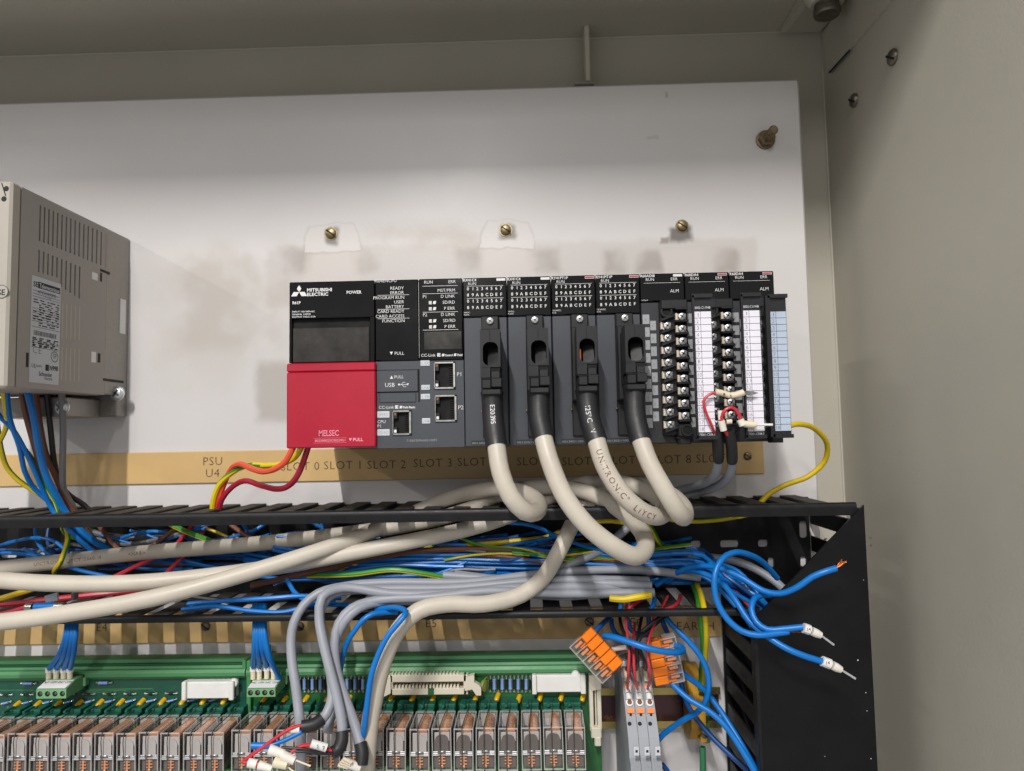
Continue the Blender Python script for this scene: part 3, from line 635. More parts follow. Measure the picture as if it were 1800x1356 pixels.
# --- three analog modules with screw terminals
def analog(i, code, white, label, door):
    x0 = 110.2+27.8*(4+i); x1 = x0+27.8
    t = cbody('analog_module', label, x0, x1, 17.5, 'plc_dark_grey', 'analog modules in the rack')
    def w(m):
        T(m, code, x0+.3, 2.2, 1.75, bold=.015); T(m, 'RUN', x0+3.6, 4.6, 1.9, bold=-.004); T(m, 'ERR', x0+23.6, 4.6, 1.9, 'RIGHT', bold=-.004); bar(m, x0+2.4, x0+25, 5.9, .16); T(m, 'ALM', x0+24, 12.2, 2.1, 'RIGHT', bold=-.004)
        if i == 0: T(m, '0-20mA', x0+.7, 17.2, .9)
    part('lettering', 'print_white', t, w)
    tg = lambda m, y_, e: m.poly([FR(x0+20.8+e, .7+e, y_), FR(x0+26.4-e, .7+e, y_), FR(x0+26.4-e, 2.2-e, y_), FR(x0+20.8+e, 2.2-e, y_)])
    part('colour_tag', ['print_white', 'print_red'], t, lambda m: (tg(m, .07, 0), None if white else (setattr(m, 'm', 1), tg(m, .1, .2))))
    # wiring diagram print down the cover edge
    part('wiring_diagram', 'tag_grey', t, lambda m: [m.box(FR(x0+1.2+(k % 2)*4.6, 25.6+k*4.05, -1.0), FR(x0+5.4+(k % 2)*4.0, 31.6+k*4.05, -1.22), .05) for k in range(17)])
    part('diagram_print', 'print_black', t, lambda m: [T(m, 'I' if k % 3 else 'V', x0+3+(k % 2)*4.2, 29.6+k*4.05, 1.6, 'CENTER', bold=-.02, y=-.93) for k in range(17)])
    tb = part('terminal_block', 'plc_black', t, lambda m: (m.box(FR(x0+11.2, 17.8, 4), FR(x0+27.4, 101, -2), .6),
        m.box(FR(x0+11.2, 18, 8), FR(x0+27.4, 24, 3.5), .6), m.box(FR(x0+19, 94.6, 9), FR(x0+27.4, 102, 3.5), .6)))
    def ribs(m):
        for k in range(10):
            z = 28.2+k*7.6
            m.prism([FR(x0+11.4, z+1.8, 3.8), FR(x0+19.4, z-1.0, 3.8), FR(x0+19.4, z+.2, 3.8), FR(x0+11.4, z+3.0, 3.8)], (0, -4.4, 0))
        for k in range(10): z = 23.4+k*7.6; m.box(FR(x0+19.6, z, 10), FR(x0+27.3, z+1.3, 3.8), .2)
    part('barrier', 'plc_black', tb, ribs)
    for k in range(9):
        for cx, z0, yy in ((15.2, 33.8, 4.2), (24.0, 28.7, 6.2)):
            z = z0+k*7.6; c = FR(x0+cx, z, yy)
            mb = MB(); screw_head(mb, c, (0, -1, 0), 2.45, 1.8, 'cross')
            so = mb.build('terminal_screw', ['zinc', 'dark_steel'], tb, smooth=True, ang=35)
            if k == 0: part('clamp_plate', 'gold_contact', tb, lambda m: None) if False else None
            mb = MB(); mb.box(FR(x0+cx-4.0, z-2.1, yy-1.2), FR(x0+cx+2.6, z+2.3, yy+.0), .2); mb.m = 1; mb.box(FR(x0+cx-4.2, z-2.1, yy+1.8), FR(x0+cx-2.9, z+2.3, yy-1), .2)
            mb.build('clamp_plate', ['zinc', 'clamp_ivory'], tb)
    for cx, z, yy, hh in ((14.6, 25.2, 3.8, 3.6), (24, 98.2, 8.8, 2.2)):
        fp = part('fixing_post', 'plc_black', tb, lambda m: m.lathe(FR(x0+cx, z, yy), (0, -1, 0), [(3.6, 0), (3.6, hh), (2.6, hh), (2.45, .6)], 20), True, 35)
        part('post_hole', 'cavity', t, lambda m: m.cyl(FR(x0+cx, z, yy+.2), FR(x0+cx, z, yy+hh*.7), 2.5, 18))
    part('bottom_clip', 'plc_black', t, lambda m: (m.box(FR(x0+18.6, 102, 7), FR(x0+27.4, 103.4, 0), .3), m.box(FR(x0+20, 103, 7), FR(x0+26.6, 106.8, 5), .5), m.box(FR(x0+19.4, 103, 6), FR(x0+20.8, 106.8, 0), .3), m.box(FR(x0+25.6, 103, 6), FR(x0+27, 106.8, 0), .3)))
    # hinged cover with the numbered strip
    if door: A, B = FR(x1-2.5, 0, 33), FR(x1+7.6, 0, 33)
    else: A, B = FR(x1-12.8, 0, 27), FR(x1-3.0, 0, 27)
    A.z = B.z = 0; ex = (B-A).normalized(); wd = (B-A).length; nrm = V((ex.y, -ex.x, 0))
    if nrm.y > 0: nrm = -nrm
    z0, z1 = ZTOP-21.8, ZTOP-102.2
    R3 = lambda u_, z, n_: A+ex*u_+nrm*n_+V((0, 0, z))
    def frame(m):
        for u0_, u1_ in ((-1.0 if door else -2.6, 0.0),): m.prism([R3(u0_, z1-1, -1.6), R3(u1_, z1-1, -1.6), R3(u1_, z1-1, 1.0), R3(u0_, z1-1, 1.0)], (0, 0, z0-z1+2))
        m.prism([R3(-1.2, z0-.4, -1.6), R3(wd+.6, z0-.4, -1.6), R3(wd+.6, z0-.4, 1.0), R3(-1.2, z0-.4, 1.0)], (0, 0, 2.2)); m.prism([R3(-1.2, z1-1.6, -1.6), R3(wd+.6, z1-1.6, -1.6), R3(wd+.6, z1-1.6, 1.0), R3(-1.2, z1-1.6, 1.0)], (0, 0, 2.2))
        m.prism([R3(0, z1, -1.4), R3(wd, z1, -1.4), R3(wd, z1, -.9), R3(0, z1, -.9)], (0, 0, z0-z1))
        m.prism([R3(wd*.6, z1, -1.4), R3(wd, z1, -1.4), R3(wd, z1, -23), R3(wd-1.2, z1, -23)], (0, 0, z0-z1))
    cv = part('terminal_cover', 'plc_black', t, frame)
    if door: part('clear_rim', 'clear_bluish', cv, lambda m: m.prism([R3(wd+.05, z1-.4, -1.6), R3(wd+2.4, z1-.4, -1.6), R3(wd+2.4, z1-.4, .9), R3(wd+.05, z1-.4, .9)], (0, 0, z0-z1+.8)))
    za, zb = z0-8.2, z1+2.4; hh = (za-zb)/18
    part('number_strip', 'label_white' if door else 'label_blue', cv, lambda m: m.prism([R3(.3, zb, -.9), R3(wd-.3, zb, -.9), R3(wd-.3, zb, -.5), R3(.3, zb, -.5)], (0, 0, za-zb)))
    def nums(m):
        for k in range(19): z = za-k*hh; m.poly([R3(.3, z-.12, -.44), R3(wd-.3, z-.12, -.44), R3(wd-.3, z+.12, -.44), R3(.3, z+.12, -.44)])
        m.poly([R3(wd*.36, zb, -.44), R3(wd*.36+.2, zb, -.44), R3(wd*.36+.2, za, -.44), R3(wd*.36, za, -.44)])
        for k in range(18): m.text(str(k+1), R3(wd*.19, za-(k+.5)*hh-1.1, -.42), 2.3, 'CENTER', ex=ex, bold=-.02, width=wd*(.28 if k > 8 else .13))
    part('number_print', 'print_black', cv, nums)
    if door: part('strip_heading', 'print_white', cv, lambda m: (m.text('8002-C11948', R3(.6, z0-6.8, -.42), 1.5, ex=ex, width=wd-1.2), m.text('78001-C208-2', R3(.6, z1+.5, -.42), 1.4, ex=ex, width=wd-1.2)))
    part('clear_sheet', 'clear_bluish', cv, lambda m: m.prism([R3(0, z1+.6, .3), R3(wd, z1+.6, .3), R3(wd, z1+.6, .7), R3(0, z1+.6, .7)], (0, 0, z0-z1-1.2)))
    return t
analog(0, 'R60ADI8', True, 'analog module nearest the grey plugs, both terminal columns showing', True)
analog(1, 'R60DA4', False, 'middle analog module with red tag, between two others', True)
analog(2, 'R60DA4', False, 'end analog module with pale blue numbered cover strip', False)
# ================================================================== frequency drive
XD, ZD1, ZD0 = PY(21, 330, -130).x, 160.2, 35.0
drv = thing('frequency_drive', 'beige grey frequency drive with side vents and rating label on the panel', 'drive', (XD-36, 0, 19))
SIDE = Matrix(((0, 1, 0, XD), (1, 0, 0, 0), (0, 0, 1, 0), (0, 0, 0, 1)))   # sheet built in X-Z, stood up as the side face
def vrect(a, b, c, d):
    p0, p1 = PX(a, b, XD), PX(c, d, XD); return ((p0.y+p1.y)/2-.8, (p0.y+p1.y)/2+.8, p1.z, p0.z)
VH = [vrect(71+k/15*115, 361+k/15*50, 70+k/15*115, 424+k/15*46) for k in range(16)]+[vrect(69.5+k/9*71, 440+k/9*29, 68+k/9*71, 479+(k/9*46 if k > 4 else k/9*20)) for k in range(10)]
part('housing', 'drive_grey', drv, lambda m: m.box((XD-71, -122, ZD0), (XD-2.6, -31, ZD1), 1.0))
def vent_side(m): m.T = SIDE; plate(m, -121.5, -31, ZD0+.3, ZD1-.3, -2.5, 0, VH, 0)
part('vented_side', 'drive_grey', drv, vent_side)
part('inside', 'slot_dark', drv, lambda m: m.box((XD-2.58, -115, 80), (XD-2.52, -36, ZD1-5)))
part('housing_rear', 'drive_grey', drv, lambda m: m.box((XD-71, -34, 127), (XD-.15, -29, ZD1-.3), .5))
part('front_cover', 'drive_cream', drv, lambda m: m.box((XD-72, -130.5, ZD0-1), (XD+.3, -121.8, ZD1+.4), 1.4))
def hs(m):
    m.box((XD-72, -31, 36), (XD-.4, -.3, ZD1+.3), .8); m.box((XD-72, -14, 20), (XD-.4, -.3, 36.5), .8)
    m.box((XD-72, -54, 19), (XD-13, -13.8, 33), .8)
part('heatsink', 'cast_metal', drv, hs)
part('heatsink_slot', 'paper_white', drv, lambda m: m.box(PX(212, 525, XD+.1), PX(219, 588, XD-.5)))
part('heatsink_gap', 'slot_dark', drv, lambda m: m.box(PX(181, 665, XD+.05), PX(216, 674, XD-.6)))
def slot(a, b, c, d, wpx=4):   # vertical vent from (a,b) to (c,d)
    p0, p1 = PX(a, b, XD+.08), PX(c, d, XD+.08)
    return lambda m: m.prism([p0+V((0, -.75, 0)), p0+V((0, .75, 0)), p1+V((0, .75, 0)), p1+V((0, -.75, 0))], (-.5, 0, 0))
for k in range(5):
    u_ = k/4; x = 110+u_*30; part('vent_slot', 'drive_cream', drv, slot(x, 533+u_*6, x-1, 594+u_*4)); part('vent_slot', 'drive_cream', drv, slot(x-1, 610+u_*4, x-2, 668+u_*4))
for a, b, c, d in ((162, 478, 170, 494), (161, 618, 167, 638)):
    part('latch_window', 'paper_white', drv, lambda m: m.box(PX(a, b, XD+.1), PX(c, d, XD-.5)))
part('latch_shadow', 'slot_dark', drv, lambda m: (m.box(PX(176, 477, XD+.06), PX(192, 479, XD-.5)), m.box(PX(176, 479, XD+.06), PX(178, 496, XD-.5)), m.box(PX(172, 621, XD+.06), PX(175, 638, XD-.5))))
for a, b, c, d in ((28, 342, 31, 358), (20, 644, 23, 660), (46, 620, 48.5, 646)): part('clip_notch', 'slot_dark', drv, lambda m: m.box(PX(a, b, XD+.06), PX(c, d, XD-.5)))
# rating label on the side
cs = [PX(x, y, XD+.1) for x, y in ((57.5, 484), (107, 500), (102, 679), (51, 672))]
y0_, y1_ = cs[3].y, cs[1].y; zt_, zb_ = cs[0].z, cs[3].z
rl = part('rating_label', 'label_grey', drv, lambda m: m.box((XD-.2, y0_, zb_), (XD+.25, y1_, zt_)))
EY = V((0, 1, 0)); lw_, lh_ = y1_-y0_, zt_-zb_
LP = lambda u_, v_: V((XD+.32, y0_+u_*lw_, zt_-v_*lh_))
def lab(m):
    m.text('ATV31H075M2', LP(.2, .155), 2.3, ex=EY, width=lw_*.62); m.text('V 1.0.0', LP(.45, .185), 1.5, ex=EY)
    rnd = random.Random(3)
    for v_ in (.135, .165, .19, .30, .325, .345, .37, .395, .42, .475, .62, .665): m.poly([LP(.03, v_), LP(.97, v_), LP(.97, v_+.004), LP(.03, v_+.004)])
    for v_ in (.225, .25, .27, .29, .315, .337, .36, .384, .41, .44, .462, .585, .60, .615, .635, .65, .66):
        u_ = .06 if rnd.random() < .6 else .25
        while u_ < .9:
            d_ = rnd.uniform(.06, .2); m.poly([LP(u_, v_), LP(min(.95, u_+d_), v_), LP(min(.95, u_+d_), v_-.011), LP(u_, v_-.011)]); u_ += d_+rnd.uniform(.03, .16)
    u_ = .1
    while u_ < .88:
        d_ = rnd.uniform(.008, .03); m.poly([LP(u_, .51), LP(u_+d_, .51), LP(u_+d_, .555), LP(u_, .555)]); u_ += d_+rnd.uniform(.008, .03)
    m.text('CE', LP(.07, .725), 4.8, ex=EY, spacing=1.2, bold=-.02); m.text('SP', LP(.77, .745), 3.2, ex=EY, width=lw_*.13)
    c = LP(.83, .73)
    for R_ in (3.6,):
        n = 20; ring = [(c+EY*math.cos(i*6.2832/n)*R_+V((0, 0, math.sin(i*6.2832/n)*R_)), c+EY*math.cos(i*6.2832/n)*(R_-.5)+V((0, 0, math.sin(i*6.2832/n)*(R_-.5)))) for i in range(n)]
        for i in range(n): m.poly([ring[i][0], ring[(i+1) % n][0], ring[(i+1) % n][1], ring[i][1]])
    m.text('UL', LP(.05, .86), 2.6, ex=EY); m.text('LISTED', LP(.2, .85), 1.3, ex=EY); m.text('N998', LP(.66, .865), 3.2, ex=EY, bold=.03, width=lw_*.3)
    m.poly([LP(.52, .815), LP(.64, .815), LP(.64, .875), LP(.52, .875)])
    m.text('Schneider', LP(.3, .93), 3.0, ex=EY, width=lw_*.46, bold=.01); m.text('Electric', LP(.5, .962), 2.0, ex=EY, width=lw_*.27)
    m.poly([LP(.2, .045), LP(.97, .045), LP(.97, .105), LP(.2, .105)]); m.text('SE', LP(.04, .1), 3.4, ex=EY, bold=.02)
part('lettering', 'print_black', rl, lab)
def wl(m):
    q_ = lambda u_, v_: LP(u_, v_)+V((.06, 0, 0)); m.text('Telemecanique', q_(.24, .097), 2.9, ex=EY, bold=.02, width=lw_*.7)
part('reversed_lettering', 'label_grey', rl, wl)
for x, y in ((11, 332), (7, 350)): part('ink_mark', 'print_black', drv, lambda m: m.lathe(PY(x, y, -130.5), (0, -1, 0), [(1.7, 0), (1.7, .06)], 12))
part('ink_mark', 'print_black', drv, lambda m: m.prism([PY(*p, -130.55) for p in ((2, 322), (4, 322), (11, 344), (9, 345))], (0, -.04, 0)))
def logo(m):
    m.lathe(PY(3, 513, -130.5), (0, -1, 0), [(4.2, 0), (4.2, .4)], 24)
bd = part('badge', 'wire_grey', drv, logo)
part('badge_face', 'drive_cream', bd, lambda m: m.lathe(PY(3, 513, -130.9), (0, -1, 0), [(3.6, 0), (3.6, .08)], 24))
part('lettering', 'print_black', bd, lambda m: m.text('SE', PY(2, 519, -131.05), 3.6, 'CENTER', bold=.02))
for x, y, yy, r in ((207, 692, -14, 4.4), (110, 716, -54, 4.2)):
    c = PY(x, y, yy); part('mounting_screw', ['zinc', 'dark_steel'], drv, lambda m: (m.lathe(c, (0, -1, 0), [(r*1.25, 0), (r*1.25, .8)], 20), screw_head(m, c+V((0, -.8, 0)), (0, -1, 0), r, 2.8, 'cross')), True, 35)
# ================================================================== grey plugs and cream cables
PATHS = {}
def text_on_path(m, s_, P, r, size, s0, out=0.05, updir=1):
    L_ = [0.0]
    for a, b in zip(P, P[1:]): L_.append(L_[-1]+(b-a).length)
    def at(s):
        for i in range(len(P)-1):
            if L_[i+1] >= s: f_ = (s-L_[i])/max(1e-6, L_[i+1]-L_[i]); return P[i].lerp(P[i+1], f_), (P[i+1]-P[i]).normalized()
        return P[-1], (P[-1]-P[-2]).normalized()
    s = s0
    for ch in s_:
        if ch == ' ': s += size*.6; continue
        me = text_mesh(ch, 0.0); w_ = max(q[0] for q in me[0])*size; p, t_ = at(s+w_/2)
        nn = (CAM-p); nn = (nn-t_*nn.dot(t_)).normalized(); upv = nn.cross(t_)*updir
        if updir < 0: t_ = t_
        for seg in (0,):
            vs = []
            for q in me[0]:
                a = (q[1]*size-size*.5)/r; vs.append(p+t_*(q[0]*size-w_/2)+nn*(math.cos(a)*(r+out))+upv*(math.sin(a)*(r+out)))
            m.add(vs, me[1])
        s += w_+size*.16
def io_cable(i, sleeve, jacket, label, r=5.3, prints=()):
    x0, x1 = IOX[i]; xc = x0+18.6
    t = thing('plug_cable', label, 'cable', FR(xc, 76, 20), 'cream cables with grey plugs')
    part('mount_block', 'plug_black', t, lambda m: (m.box(FR(x0+11.7, 25.2, 4), FR(x0+22.3, 34.4, .5), .5), m.box(FR(x0+11.4, 34, 10), FR(x0+22.8, 79, 1), .6)))
    part('fixing_screw', ['zinc', 'dark_steel'], t, lambda m: screw_head(m, FR(x0+17.2, 28.4, 4), (0, -1, 0), 2.3, 1.6, 'cross'), True, 35)
    yf = -140.0; h0 = PY(861+i*84, 579.5-i*3, yf).z; h1 = PY(861+i*84, 664-i*3, yf).z
    X0, X1 = XL+xc-5.8, XL+xc+5.8
    oz1, oz0 = h0-7.2, h0-21.0
    def hood(m):
        plate(m, X0, X1, h1+6, h0, yf, yf+16, [(X0+1.5, X1-1.2, oz0, oz1)], .42)
        m.box((X0+.4, yf+15.5, h1-6), (X1-.4, -106, h0-1.2), .6)
        m.box((X0, yf+.2, h1), (xc+XL-.2, yf+16, h1+6.1)); 
    part('hood', 'plug_black', t, hood)
    part('hood_split', 'cavity', t, lambda m: (m.box((xc+XL-.25, yf-.05, oz1+.3), (xc+XL+.1, yf+.5, h0-.4)), m.box((xc+XL+.6, yf-.05, h1+6), (xc+XL+.95, yf+.5, oz0-.3)), m.box((X0+.2, yf+.6, h1-.9), (X1-.5, yf+3, h1-.2)), m.box((xc+XL+.1, yf+.8, h1+3.6), (X1-.4, yf+3, h1+6))))
    part('opening_core', 'plc_black', t, lambda m: m.prism([(X0+4.0, yf+5, oz0), (X1-1.4, yf+3, oz0), (X1-1.4, yf+9, oz1), (X0+4.0, yf+11, oz1)], (0, 6, 0)))
    part('opening_back', 'cavity', t, lambda m: m.box((X0+1, yf+15, oz0-.5), (X1-1, yf+15.8, oz1+.5)))
    part('latch', 'plug_black', t, lambda m: (m.box((xc+XL+.3, yf+.4, h1-.4), (X1-.5, yf+14, h1+3.7), .3), m.box((X0+.7, yf+.6, h1-6.2), (xc+XL+.2, yf+15, h1-.8), .5), m.box((xc+XL+.3, yf-.2, h1-5.6), (X1+.6, yf+15, h1-.2), .5)))
    part('gland', 'plc_black', t, lambda m: m.box((X0+.2, yf+1.5, h1-10), (X1+.2, yf+19, h1-6), .8))
    if i == 2: part('inner_contact', 'copper', t, lambda m: m.box((X0+2.2, yf+9, oz0+.6), (X0+3.0, yf+10, oz1-5)))
    SP = [PY(*p) for p in sleeve]; JP = [PY(*p) for p in jacket]
    sl = part('sleeve', 'shrink_black', t, lambda m: m.tube(SP, lambda u_: 6.3 if u_ > .12 else 6.9, 18, 4), True)
    jk = part('jacket', 'cable_cream', t, lambda m: m.tube(JP, r, 18, 5), True)
    for which, s_, size, s0, ud in prints:
        P = smooth_path(SP if which == 'sleeve' else JP, 3)
        if s0 < 0: P = P[::-1]; s0 = -s0
        part('lettering', 'print_white' if which == 'sleeve' else 'print_brown', sl if which == 'sleeve' else jk, lambda m: text_on_path(m, s_, P, 6.32 if which == 'sleeve' else r, size, s0, .06, ud))
io_cable(0, [(865, 690, -130), (867, 738, -132), (873, 786, -138)], [(872, 780, -138), (880, 830, -142), (897, 872, -143), (922, 899, -139), (942, 900, -127), (946, 885, -108), (930, 871, -88), (895, 860, -68), (845, 862, -52), (790, 876, -42), (740, 897, -40), (690, 920, -46), (600, 955, -64), (450, 1003, -84), (280, 1049, -100), (120, 1078, -107), (-80, 1104, -108)],
    'cream cable of the first plug, short loop, lowest of the three running off sideways', prints=(('sleeve', 'E20395', 2.9, 8, 1),))
io_cable(1, [(947, 688, -130), (948, 735, -133), (956, 772, -138)], [(954, 766, -138), (966, 810, -143), (990, 868, -146), (1030, 922, -147), (1080, 962, -145), (1115, 978, -138), (1134, 965, -125), (1130, 938, -108), (1100, 905, -90), (1055, 876, -72), (1005, 859, -58), (940, 857, -50), (880, 868, -45), (820, 897, -45), (740, 918, -50), (600, 940, -46), (430, 958, -40), (250, 972, -38), (100, 988, -38), (-80, 1008, -40)],
    'cream cable of the second plug, hanging in the largest loop over the trunking', prints=(('jacket', 'UNITRONIC LiYCY 25x0.14', 2.6, -60, 1), ('jacket', '<HAR>', 2.6, -128, 1)))
io_cable(2, [(1031, 686, -130), (1036, 735, -133), (1049, 776, -138)], [(1047, 770, -138), (1062, 818, -142), (1090, 864, -143), (1122, 895, -140), (1153, 908, -130), (1170, 897, -112), (1160, 878, -92), (1125, 858, -75), (1075, 846, -60), (1020, 852, -50), (960, 878, -44), (900, 905, -46), (830, 928, -52), (640, 968, -62), (450, 1002, -70), (250, 1024, -88), (100, 1026, -94), (-80, 1014, -96)],
    'printed cream cable of the third plug with lettering along its bend', prints=(('sleeve', '125\u00b0C', 3.1, 10, 1), ('sleeve', 'V', 3.1, 26, 1), ('jacket', 'UNITRONIC\u00b0  LiYCY', 3.5, 8, 1)))
io_cable(3, [(1115, 684, -130), (1117, 735, -133), (1127, 776, -138)], [(1125, 770, -138), (1142, 815, -142), (1172, 868, -144), (1194, 903, -140), (1203, 908, -125), (1200, 890, -105), (1175, 868, -85), (1130, 852, -70), (1080, 855, -58), (1035, 880, -54), (1007, 920, -58), (985, 965, -66), (955, 1015, -75), (915, 1046, -82), (850, 1062, -88), (785, 1062, -92), (735, 1074, -97), (700, 1108, -101), (675, 1160, -103), (658, 1230, -104), (648, 1290, -104), (640, 1420, -104)],
    'cream cable of the fourth plug, later curving down across the relay board')
# ================================================================== wires of the drive
DW = [('wire_yellow_green', 1.7, [(4, 672, -75), (9, 715, -72), (12, 745, -68), (0, 775, -64), (-20, 800, -60)], 'short yellow green earth wire leaving the drive beside the blue ones'),
 ('wire_yellow_green', 1.7, [(-6, 740, -66), (2, 790, -62), (12, 822, -58), (34, 846, -54), (62, 865, -48), (90, 886, -44), (116, 926, -42), (119, 950, -46), (108, 985, -52), (100, 1010, -54)], 'yellow green earth wire curving furthest out below the drive'),
 ('wire_blue', 1.7, [(11, 672, -74), (17, 735, -70), (34, 785, -64), (44, 830, -58), (61, 860, -50), (84, 880, -46), (98, 898, -44), (130, 935, -42), (170, 975, -40)], 'thin blue wire hanging from the front of the drive'),
 ('wire_blue', 1.7, [(-14, 715, -72), (2, 735, -70), (20, 752, -68), (44, 792, -62), (64, 836, -56), (78, 867, -50), (92, 896, -46), (135, 945, -44), (190, 985, -40)], 'thin blue wire coming in from beyond the drive'),
 ('wire_yellow_green', 1.5, [(40, 785, -58), (58, 809, -56), (78, 850, -50), (98, 884, -46), (104, 902, -44), (118, 940, -40)], 'yellow green wire between two blue drive wires'),
 ('wire_blue', 2.3, [(44, 672, -70), (58, 728, -68), (68, 785, -64), (81, 836, -58), (102, 877, -50), (114, 898, -46), (150, 940, -42), (204, 972, -40)], 'thick blue wire hanging from the drive'),
 ('wire_brown', 2.0, [(33, 672, -66), (47, 735, -62), (61, 785, -58), (75, 830, -52), (98, 868, -46), (112, 895, -42), (150, 960, -38)], 'brown wire behind the thick blue drive wire'),
 ('wire_brown', 2.0, [(61, 676, -60), (70, 745, -56), (81, 799, -52), (100, 843, -46), (117, 882, -40), (140, 915, -36), (185, 975, -34)], 'brown wire between thick blue and black drive wires'),
 ('wire_black', 1.9, [(81, 680, -58), (89, 755, -54), (96, 816, -48), (105, 850, -42), (122, 871, -34), (148, 888, -28), (170, 910, -26)], 'black wire hanging from the drive'),
 ('wire_grey', 2.2, [(107, 672, -58), (111, 755, -54), (110, 830, -48), (112, 862, -42), (126, 887, -36), (150, 930, -30)], 'grey wire hanging straight from the drive')]
for mt, r, pts, lab_ in DW:
    if pts[-1][1] > 900: pts = pts[:-1]+[(pts[-1][0], pts[-1][1], -27), (pts[-1][0]+60, pts[-1][1]+14, -20), (pts[-1][0]+150, pts[-1][1]+16, -18)]
    wire('drive_wire', mt, r, pts, lab_, group='wires hanging from the drive')
# wires of the power supply
Q = lambda x, y, Y: (200+x/2.711, 380+y/2.711, Y)
wire('supply_wire', 'wire_orange', 2.0, [Q(870, 1080, -95), Q(850, 1112, -95), Q(820, 1168, -92), Q(770, 1205, -86), Q(715, 1218, -78), Q(655, 1203, -66), Q(600, 1182, -54), Q(560, 1205, -46), Q(525, 1280, -40), Q(500, 1350, -38), Q(490, 1400, -36)], 'orange red wire from the crimson power module', group='wires of the power module')
wire('supply_wire', 'wire_yellow_green', 2.0, [Q(905, 1080, -88), Q(888, 1112, -88), Q(860, 1152, -82), Q(790, 1184, -70), Q(720, 1190, -60), Q(640, 1188, -52), Q(565, 1222, -46), Q(500, 1285, -42), Q(476, 1350, -40), Q(470, 1400, -38)], 'yellow green earth wire from the crimson power module', group='wires of the power module', twist=1.4)
wire('supply_wire', 'wire_dark_red', 2.0, [Q(932, 1080, -90), Q(922, 1115, -90), Q(880, 1228, -84), Q(835, 1285, -76), Q(780, 1301, -66), Q(700, 1284, -54), Q(620, 1262, -46), Q(560, 1295, -42), Q(515, 1350, -40), Q(500, 1400, -38)], 'dark red wire drooping lowest from the crimson power module', group='wires of the power module')
wire('earth_wire', 'wire_yellow', 1.8, [(1376, 752, -95), (1400, 746, -88), (1432, 754, -70), (1454, 782, -55), (1449, 812, -46), (1420, 838, -42), (1380, 853, -42), (1350, 870, -42), (1330, 892, -40)], 'yellow wire arching from the end of the rack down to the trunking', n=10)
# grey cables into the analog modules, with red cores
for (sp, jp, lab_) in (([(1261, 757, -134), (1262, 785, -130), (1263, 810, -122)], [(1263, 806, -122), (1260, 826, -112), (1245, 845, -92), (1222, 855, -70), (1190, 864, -52), (1160, 880, -44), (1120, 905, -40)], 'grey cable in black sleeve nearer the plugs, red core looping back'), ([(1281, 757, -136), (1286, 785, -130), (1287, 812, -122)], [(1287, 808, -122), (1284, 830, -112), (1266, 852, -90), (1235, 864, -68), (1200, 872, -50), (1165, 890, -42), (1120, 925, -38)], 'grey cable in black sleeve farther along, short red core with white ferrule')):
    t = thing('analog_cable', lab_, 'cable', PY(*sp[0]), 'grey cables to the analog modules')
    part('sleeve', 'shrink_black', t, lambda m: m.tube([PY(*p) for p in sp], lambda u_: 3.3 if u_ < .9 else 3.0, 14, 3), True)
    part('jacket', 'cable_grey', t, lambda m: m.tube([PY(*p) for p in jp], 2.75, 14, 4), True)
    if 'nearer' in lab_:
        part('core', 'wire_red', t, lambda m: m.tube([PY(*p) for p in ((1257, 764, -136), (1251, 748, -141), (1240, 722, -141.5), (1237, 706, -141.5), (1246, 694, -141.5), (1265, 690, -141.5))], .85, 8, 2), True)
        part('marker', 'ferrule_cream', t, lambda m: (m.tube([PY(*p) for p in ((1258, 689, -141), (1268, 691, -141), (1287, 697, -141))], 1.8, 12, 3), m.tube([PY(*p) for p in ((1284, 696, -141), (1296, 694, -141), (1307, 690, -141))], 1.9, 12, 3)), True)
        part('stripped_strands', 'steel', t, lambda m: [m.tube([PY(1305, 690+k, -141), PY(1318, 692+k*1.5, -141), PY(1332-abs(k)*3, 691+k*1.0, -141)], .28, 5, 2) for k in (-2, -1, 0, 1, 2)], True)
        part('lettering', 'print_black', t, lambda m: (m.text('8', PY(1271, 697, -143.2), 2.0), m.text('5', PY(1283, 700, -143.2), 2.0)))
    else:
        part('core', 'wire_red', t, lambda m: m.tube([PY(*p) for p in ((1279, 765, -137), (1270, 750, -140), (1268, 734, -141), (1276, 720, -142), (1287, 717, -142), (1296, 724, -142), (1303, 738, -142))], 1.0, 8, 2), True)
        part('marker', 'ferrule_white', t, lambda m: (m.tube([PY(1301, 738, -142), PY(1306, 748, -142)], 2.1, 12, 2), m.tube([PY(1268, 740, -141), PY(1272, 757, -140)], 2.0, 12, 2), m.tube([PY(1266, 722, -140), PY(1267, 738, -140)], 1.5, 10, 2)), True)
        part('ferrule', 'ferrule_cream', t, lambda m: m.tube([PY(1307, 745, -142), PY(1320, 747, -142), PY(1330, 747, -142)], lambda u_: 1.9-.8*max(0, u_-.5), 12, 2), True)
        part('ferrule_pin', 'ferrule_white', t, lambda m: m.tube([PY(1328, 747, -142), PY(1358, 747, -142)], .75, 10, 4), True)
        part('marker_ring', 'ferrule_cream', t, lambda m: m.tube([PY(1277, 742, -141), PY(1286, 741, -141)], 1.4, 10, 2), True)
